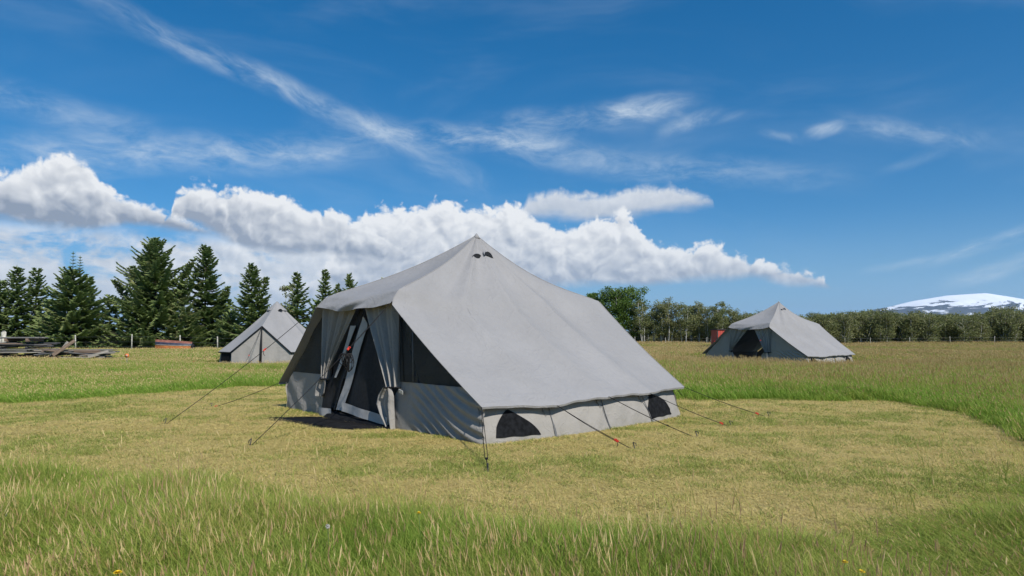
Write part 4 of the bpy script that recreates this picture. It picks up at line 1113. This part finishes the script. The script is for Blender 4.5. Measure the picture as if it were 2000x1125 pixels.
spruce(620, 590, 67, 80, 'young spruce at the foot of the belt beside the large tent', 19, key='short2')
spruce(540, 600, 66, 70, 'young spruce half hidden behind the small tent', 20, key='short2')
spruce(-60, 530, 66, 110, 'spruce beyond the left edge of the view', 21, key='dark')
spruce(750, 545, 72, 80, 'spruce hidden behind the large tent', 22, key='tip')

def broadleaf_geo(H, W, seed, leaves, lsize, trunks=1, bare=.3, clumps=26, round_=False):
    rg = np.random.default_rng(seed); TV, TF = [], []; cl = []
    for k in range(trunks):
        a = rg.uniform(0, 6.28); sp = W*.22*(k > 0); bx, by = math.cos(a)*W*.10*(trunks > 1), math.sin(a)*W*.10*(trunks > 1)
        tx, ty = bx+math.cos(a)*sp+rg.uniform(-.1, .1)*W, by+math.sin(a)*sp+rg.uniform(-.1, .1)*W; th = H*rg.uniform(.82, .98)
        pts = [(lerp(bx, tx, t)+.05*math.sin(t*7+k), lerp(by, ty, t), th*t-.1*(t == 0)) for t in np.linspace(0, 1, 6)]
        r0 = .008*H+.012; tube_geo(pts, [lerp(r0, .012, t) for t in np.linspace(0, 1, 6)], 5, TV, TF)
        nl = max(4, int(clumps/trunks))
        for i in range(nl):
            t = rg.uniform(bare, 1.0); f = (t-bare)/(1-bare)
            prof = math.sin(math.pi*min(1, f*.85+.12))**.7 if round_ else (.35+.65*math.sin(math.pi*min(1, f*.9+.1)))
            a = rg.uniform(0, 6.28); L = W*.5*prof*rg.uniform(.35, 1.0)
            j = min(4, int(t*5)); q = t*5-j; p0 = np.array(pts[j])*(1-q)+np.array(pts[j+1])*q
            p1 = p0+np.array((math.cos(a)*L, math.sin(a)*L, L*rg.uniform(.35, .9)))
            p1[2] = min(p1[2], H*1.0)
            tube_geo([p0, (p0+p1)/2+np.array((0, 0, .06*L)), p1], [.018, .012, .005], 3, TV, TF)
            cl.append((p1, .30+.24*L)); cl.append(((p0+p1)/2, .22+.16*L))
    # leaves in uneven clumps
    n = leaves; w = np.array([c[1]**2 for c in cl]); w /= w.sum(); ci = rg.choice(len(cl), n, p=w)
    C = np.array([c[0] for c in cl])[ci]; S_ = np.array([c[1] for c in cl])[ci]
    off = rg.normal(0, 1, (n, 3)); off /= np.linalg.norm(off, axis=1)[:, None]; off *= (rg.random(n)**.5*S_)[:, None]; off[:, 2] *= .75
    P = C+off; d1 = rg.normal(0, 1, (n, 3)); d1 /= np.linalg.norm(d1, axis=1)[:, None]; d2 = np.cross(d1, rg.normal(0, 1, (n, 3))); d2 /= np.linalg.norm(d2, axis=1)[:, None]
    s1 = lsize*rg.uniform(.6, 1.3, n)[:, None]; s2 = s1*.55
    V = np.stack([P-d1*s1*.5, P+d2*s2*.5, P+d1*s1*.5, P-d2*s2*.5], 1).reshape(-1, 3)
    F = np.arange(n*4).reshape(n, 4); tt = np.array([rg.random() for _ in cl])[ci]*.55+rg.random(n)*.45
    return V, F, np.repeat(tt, 4), TV, TF
BL = {}
def broadleaf(name, key, px, d, H, W, label, group, lm, rz, **kw):
    x = (px-1000)/FPX*d; root = empty(name, (x, d, gzf(x, d)-.02), rz); tag(root, label, 'tree', group)
    if key not in BL:
        V, F, T, TV, TF = broadleaf_geo(H, W, **kw); c = mesh('crown', V, F, lm, root, False, T); k = mesh('trunk', TV, TF, PALEBARK, root); BL[key] = (c.data, k.data, H, W)
    else:
        for nm, dd in (('crown', BL[key][0]), ('trunk', BL[key][1])):
            o = bpy.data.objects.new(nm, dd); COL.objects.link(o); o.parent = root
        root.scale = (W/BL[key][3], W/BL[key][3], H/BL[key][2])
    return root
def hpx(top, d): return zat(top, d)+.05
broadleaf('willow_tree', 'willow', 1203, 86, hpx(561, 86), 6.0, 'dense round green willow rising behind the large tent roof', None, LEAF_G, 0, seed=5, leaves=22000, lsize=.22, trunks=4, bare=.04, clumps=150, round_=True)
broadleaf('willow_tree', 'willow2', 1158, 88, hpx(566, 88), 2.6, 'slim tree tip just left of the dense round willow', None, LEAF_G, 1, seed=6, leaves=3000, lsize=.28, trunks=1, bare=.1, clumps=40)
aspens = [(1256, 586, 2.6), (1272, 588, 2.4), (1290, 583, 2.6), (1306, 580, 2.5), (1336, 594, 2.3), (1352, 590, 2.4), (1370, 588, 2.3), (1384, 590, 2.2), (1402, 589, 2.3), (1412, 596, 2.2), (1432, 600, 2.3), (1450, 608, 2.2)]
pos = ['nearest the round willow', 'second from the round willow', 'left one of the tallest pair', 'right one of the tallest pair', 'first after the gap in the row', 'second after the gap in the row', 'third after the gap in the row', 'fourth after the gap in the row', 'just above the red shed', 'over the right end of the red shed', 'last but one before the far tent', 'last before the far tent']
for i, (px, tp, w_) in enumerate(aspens):
    broadleaf('aspen_tree', 'aspen%d' % (i % 4), px, 84+(i*7 % 4), hpx(tp, 85), w_*1.1, 'thin pale-stemmed aspen, '+pos[i], 'aspens between the willow and the far tent', LEAF, i*1.1, seed=20+i % 4, leaves=3600, lsize=.18, trunks=3, bare=.22, clumps=48)
rgf = random.Random(9)
def thicket(px, d, tp, w_, k, label, grp, n=3600):
    broadleaf('birch_tree', 'birch%d' % k, px, d, hpx(tp, d), w_, label, grp, LEAF, rgf.uniform(0, 6.28), seed=40+k, leaves=n, lsize=.17, trunks=5, bare=.0, clumps=110)
px = 1462.0; k = 0
while px < 2110:
    tp = 612+6*math.sin(px*.021)+rgf.uniform(-6, 6)+(6 if px < 1600 else 0)+(5 if 1660 < px < 1790 else 0)-(8 if 1930 < px < 1975 else 0)
    thicket(px, 84+rgf.uniform(-1.5, 3.5), tp, rgf.uniform(2.2, 3.2), k % 7, 'low grey-stemmed birch in the even wood right of the far tent', 'birches of the wood on the right'); px += rgf.uniform(8, 13); k += 1
px = 1240.0
while px < 2120:
    thicket(px, 90+rgf.uniform(-1, 3), (616 if px > 1460 else 628)+rgf.uniform(-6, 6), rgf.uniform(2.4, 3.4), k % 7, 'birch of the back row mostly hidden behind other trees' if px > 1460 else 'low bushy birch at the foot of the aspen row', 'birches of the back row' if px > 1460 else 'bushes under the aspens'); px += rgf.uniform(13, 19); k += 1
broadleaf('birch_tree', 'pale', 556, 70, hpx(556, 70), 2.6, 'pale feathery birch between spruces behind the small tent peak', None, LEAF, 0, seed=71, leaves=2500, lsize=.22, trunks=2, bare=.15, clumps=40)

# ------------------------------------------------------------------ fences
POSTM = mat('weathered_post', (.48, .45, .38), .85, .25, 6, .4, 20)
WIRE = mat('fence_wire', (.25, .25, .25), .5, .2, 20, metal=.6)
def fence(name, label, spots, d, h, rad):
    root = empty(name, (0, 0, 0)); tag(root, label, 'fence')
    tops = []
    for i, px in enumerate(spots):
        x = (px-1000)/FPX*d; z0 = gzf(x, d); hh = h*(1+.10*math.sin(i*5.1)); ln = .05*math.sin(i*3.7)
        V, F = tube_geo([(x, d, z0-.2), (x+ln*.6, d, z0+hh*.6), (x+ln, d, z0+hh-.02), (x+ln, d, z0+hh)], [rad, rad*.97, rad*.92, rad*.6], 7)
        mesh('post', V, F, POSTM, root); tops.append((x+ln*.8, z0+hh*.85))
    for q in (1.0, .62, .3):
        V, F = tube_geo([(x, d-.07, z*q) for x, z in tops], .006, 3); mesh('wire', V, F, WIRE, root)
fence('wire_fence', 'wire fence with pale posts in front of the spruces', [-200, -95, 0, 148, 257, 352, 425, 520, 640, 760], 58, 1.22, .052)
fence('wire_fence', 'low wire fence along the foot of the birch wood', [1240, 1300, 1380, 1460, 1540, 1620, 1700, 1776, 1856, 1942, 2030, 2120], 81, 1.05, .034)

# ------------------------------------------------------------------ timber, boat, shed
WOODS = [mat('old_plank_%s' % n_, c, .9, .35, 3, .5, 25, vstretch=(.5, 8, 8)) for n_, c in (('grey', (.15, .145, .14)), ('dark', (.07, .068, .070)), ('brown', (.21, .15, .11)), ('pale', (.30, .27, .23)))]
def plank_stack(name, label, px0, px1, d, rows, seed, zt):
    rg = random.Random(seed); x0, x1 = (px0-1000)/FPX*d, (px1-1000)/FPX*d; xc = (x0+x1)/2; root = empty(name, (xc, d, gzf(xc, d))); tag(root, label, 'timber')
    L = (x1-x0)/2; z = .06
    for r in range(rows):
        th = rg.uniform(.035, .06)
        for k in range(5):
            y = -.62+.31*k+rg.uniform(-.05, .05)
            if rg.random() < .12: continue
            l = L*rg.uniform(.72, 1.0)*(1-.02*r); sh = rg.uniform(-1, 1)*(L-l)
            box('plank', (sh, y, z+rg.uniform(-.006, .006)), (l, rg.uniform(.09, .14), th/2), WOODS[(0 if rg.random() < .45 else 1 if rg.random() < .55 else 2 if r > rows*.5 else 3)], root, (rg.uniform(-.05, .05), rg.uniform(-.015, .015), rg.uniform(-.03, .03)), .006)
        z += th+.02+rg.uniform(0, .02)
        if r % 3 == 2 and r < rows-1:
            for sx in (-.6, 0, .6): box('bearer', (L*sx, 0, z+.01), (.05, .68, .035), WOODS[1], root, (0, 0, rg.uniform(-.05, .05)), .005)
            z += .085
    return root, z
st, z1 = plank_stack('plank_stack', 'high stack of weathered grey planks at the left edge of the view', -70, 102, 36, 9, 3, .0)
for k in range(5): box('plank', (-.28, -.5+.25*k, z1+.20), (1.95, .12, .03), WOODS[3 if k % 2 else 0], st, (R(-4), 0, R(1.5)), .006)
for sx in (-1.6, .3, 1.4): box('bearer', (sx, 0, z1+.085), (.06, .62, .08), WOODS[2], st, None, .006)
st2, z2 = plank_stack('plank_stack', 'low spread heap of dark boards right of the high stack', 92, 226, 34.5, 6, 8, .0)
for k, (x_, y_, l_, a_, c_) in enumerate(((.9, -.7, 1.0, .10, 0), (1.3, -.8, .9, -.07, 3), (.2, -.75, 1.3, .04, 2), (-.8, -.85, .9, .12, 0))):
    box('plank', (x_, y_, z2*.55+.03*k), (l_, .08, .02), WOODS[c_], st2, (0, R(6)*(-1)**k, a_), .005)
def loose(px, py, ex, ey, d, label, m_):
    a = Vector(at(px, d, zat(py, d))); b = Vector(at(ex, d+.3, zat(ey, d+.3))); dv = b-a
    o = box('loose_plank', (a+b)/2, (dv.length/2, .025, .075), m_, None, None, .005)
    o.rotation_euler = (0, -math.atan2(dv.z, math.hypot(dv.x, dv.y)), math.atan2(dv.y, dv.x)); tag(o, label, 'plank')
loose(103, 694, 146, 665, 33.4, 'brown board propped diagonally against the low board heap', WOODS[2])
loose(119, 686, 133, 668, 34.0, 'short stub board leaning behind the propped brown board', WOODS[3])
loose(172, 697, 212, 686, 33.5, 'thin pale board slipping off the right end of the low heap', WOODS[3])
V, F = tube_geo([(0, 0, -.1), (0.01, 0, .5), (0, .01, 1.18), (0, 0, 1.24)], [.17, .165, .16, .10], 10)
o = mesh('gate_post', V, F, POSTM); o.location = at(7, 46, gzf(-34, 46)); o.scale = (1, 1, 1.25); tag(o, 'thick pale stump post behind the high plank stack', 'post')

def build_boat():
    d = 56.0; x = (340-1000)/FPX*d; root = empty('rowing_boat', (x, d, gzf(x, d)), R(4)); root.scale = (1, 1, 1.08); tag(root, 'old upturned rowing boat with rust-red bottom lying before the tallest spruce', 'boat')
    L = 1.45; NAVY = mat('boat_navy', (.035, .040, .065), .5, .3, 5); RUST = mat('boat_rust_red', (.24, .095, .065), .7, .3, 4, .3, 12); ORG = mat('boat_orange', (.42, .15, .045), .7, .25, 4)
    def sec(t, k):   # hull section, keel up: t along, k across -1..1
        w = .52*(1-abs(t)**2.6*.75); hgt = .62-.10*t
        a = k*math.pi/2
        return (t*L, math.sin(a)*w, hgt*(max(0, math.cos(a))**.55)+.10)
    def band(name, k0, k1, m_, push=0.0, parent=None):
        nt, nk = 25, 9; V = []
        for i in range(nt):
            t = -1+2*i/(nt-1)
            for j in range(nk):
                p = sec(t, lerp(k0, k1, j/(nk-1))); V.append((p[0], p[1]*(1+push), p[2]+push*.3))
        return mesh(name, V, grid_faces(nt, nk), m_, parent or root)
    band('hull_bottom', -.55, .55, RUST)
    band('hull_side', -.82, -.55, NAVY); band('hull_side', .55, .82, NAVY)
    band('gunwale', -1.0, -.82, ORG); band('gunwale', .82, 1.0, ORG)
    tube('keel', [sec(-1, 0), sec(-.5, 0), sec(0, 0), sec(.5, 0), sec(1, 0)], .035, RUST, root, 6)
    tube('rub_rail', [(p[0], p[1]*1.03, p[2]) for p in (sec(t, -.83) for t in np.linspace(-1, 1, 13))], .03, WOODS[3], root, 6)
    for t in (-1, 1):
        V = [sec(t, k) for k in np.linspace(-1, 1, 13)]; mesh('transom', V, [tuple(range(13))], NAVY, root, False)
    V, F = tube_geo([(L+.02, -.1, .28), (L+.16, -.1, .28)], .22, 10); mesh('wheel', V, F, BLACK, root)
build_boat()

def build_shed():
    d = 62.0; x0 = (1401-1000)/FPX*d; root = empty('red_shed', (x0+1.5, d+1, gzf(x0, d)), 0); tag(root, 'red box shed partly hidden behind the far tent', 'shed')
    REDP = mat('red_boards', (.52, .085, .060), .7, .12, 2.5, .2, 20, vstretch=(6, 6, .6)); ROOFD = mat('shed_roof_felt', (.05, .04, .04), .8, .2, 5)
    h = zat(643.5, d)-gzf(x0, d)
    box('wall', (0, 0, h/2-.05), (1.48, 1.0, h/2), REDP, root, None, .01)
    for k in range(12): box('board', (-1.38+.25*k, -1.012, h/2-.05), (.112, .012, h/2-.04), REDP, root, None, .004)
    box('roof', (0, 0, h+.0), (1.56, 1.1, .05), ROOFD, root, None, .01)
    for sx in (-1, 1): box('corner_board', (sx*1.49, -1.02, h/2-.05), (.05, .03, h/2-.06), ROOFD, root, None, .005)
build_shed()

# things inside and beside the far tent
def l2w(loc, ang, p):
    c, s_ = math.cos(ang), math.sin(ang); return Vector((loc[0]+p[0]*c-p[1]*s_, loc[1]+p[0]*s_+p[1]*c, loc[2]+p[2]))
tb = empty('camp_table', l2w(tent2.location, R(-52.5), (-.1, .4, .02)), R(-52.5)); tag(tb, 'low dark table inside the far tent doorway', 'table')
box('table_top', (0, 0, .55), (.75, .4, .02), WOODS[1], tb)
for sx in (-1, 1):
    for sy in (-1, 1): box('leg', (sx*.68, sy*.33, .265), (.02, .02, .265), WOODS[1], tb, None, .003)

# small finds in the grass
def flower(px, py, h, m_, label, d=None, r=.016, puff=False):
    d = d or FPX*(CAMH-h)/(py-HZ); p = at(px, d, 0); z0 = gzf(p.x, p.y); root = empty('dandelion' if not puff else 'dandelion_clock', (p.x, p.y, z0)); tag(root, label, 'flower')
    tube('stem', [(0, .01, 0), (.01, 0, h*.6), (0, 0, h)], .0022, MATS_STEM, root, 5)
    if puff:
        V, F = [], []; rg = random.Random(2)
        for k in range(60):
            a = rg.uniform(0, 6.28); c = rg.uniform(-1, 1); s_ = math.sqrt(1-c*c); q = Vector((math.cos(a)*s_, math.sin(a)*s_, c))
            tube_geo([Vector((0, 0, h))+q*.003, Vector((0, 0, h))+q*r*1.3], [.0006, .002], 3, V, F)
        mesh('seed_ball', V, F, m_, root, False); return
    V, F = [], []
    for ring, (n, rr, zz) in enumerate(((14, r, .0), (11, r*.78, .004), (8, r*.5, .007))):
        for k in range(n):
            a = 6.283*k/n+ring*.2; c, s_ = math.cos(a), math.sin(a); w = r*.26; o = len(V)
            V += [(-s_*w*.4, c*w*.4, h), (s_*w*.4, -c*w*.4, h), (c*rr*.8+s_*w, s_*rr*.8-c*w, h+zz+.002), (c*rr, s_*rr, h+zz+.001), (c*rr*.8-s_*w, s_*rr*.8+c*w, h+zz+.002)]; F.append((o, o+1, o+2, o+3, o+4))
    mesh('petals', V, F, m_, root, False)
MATS_STEM = mat('flower_stem', (.10, .16, .04), .6)
YEL = mat('yellow_petals', (.80, .52, .02), .6, .1, 40); WHT = mat('white_seed_fluff', (.48, .46, .40), .8, .1, 40)
flower(230, 1117, .40, YEL, 'yellow dandelion at the bottom edge, left of the view', r=.020)
flower(1650, 1097, .34, YEL, 'yellow dandelion, upper of the pair at bottom right', r=.018)
flower(1682, 1116, .34, YEL, 'yellow dandelion, lower of the pair at bottom right', r=.020)
flower(818, 1000, .40, YEL, 'small yellow flower in the grass below the tent door', r=.014)
flower(640, 1026, .42, WHT, 'pale dandelion clock in the tall grass, left of centre', r=.010, puff=True)
def marker():
    d = 28.5; p = at(248, d); root = empty('orange_marker', (p.x, p.y, gzf(p.x, p.y))); tag(root, 'small orange and white marker in the grass below the low heap', 'marker')
    ORM = mat('marker_orange', (.75, .20, .06), .5, .1, 20)
    tube('stake', [(0, 0, 0), (0, 0, .48)], .012, WOODS[3], root, 6)
    V, F = tube_geo([(0, -.02, .50), (0, .02, .50)], .085, 14); mesh('disc', V, F, ORM, root)
    V, F = tube_geo([(0, -.03, .50), (0, -.018, .50)], .035, 12); mesh('disc_centre', V, F, WHT, root)
marker()

# ------------------------------------------------------------------ air
def build_haze():
    V, F = box_geo((2000, 14000, 0), (30000, 16000, 1), None)
    V = [(x, y, (-30.0 if z < 0 else 1700.0)) for x, y, z in V]
    V = [(x*1.6, (y-14000)*3.2+14000, z) for x, y, z in V]
    m = bpy.data.materials.new('haze_air'); m.use_nodes = True; t = m.node_tree; t.nodes.clear()
    out = t.nodes.new('ShaderNodeOutputMaterial'); pv = t.nodes.new('ShaderNodeVolumePrincipled')
    pv.inputs['Color'].default_value = (.52, .73, 1.0, 1); pv.inputs['Density'].default_value = HAZE; pv.inputs['Anisotropy'].default_value = .1
    t.links.new(pv.outputs[0], out.inputs['Volume'])
    o = mesh('haze', V, F, m, None, False); tag(o, 'thin blue haze in the air towards the mountain', 'haze', kind='stuff')
HAZE = 2.0e-5
build_haze()
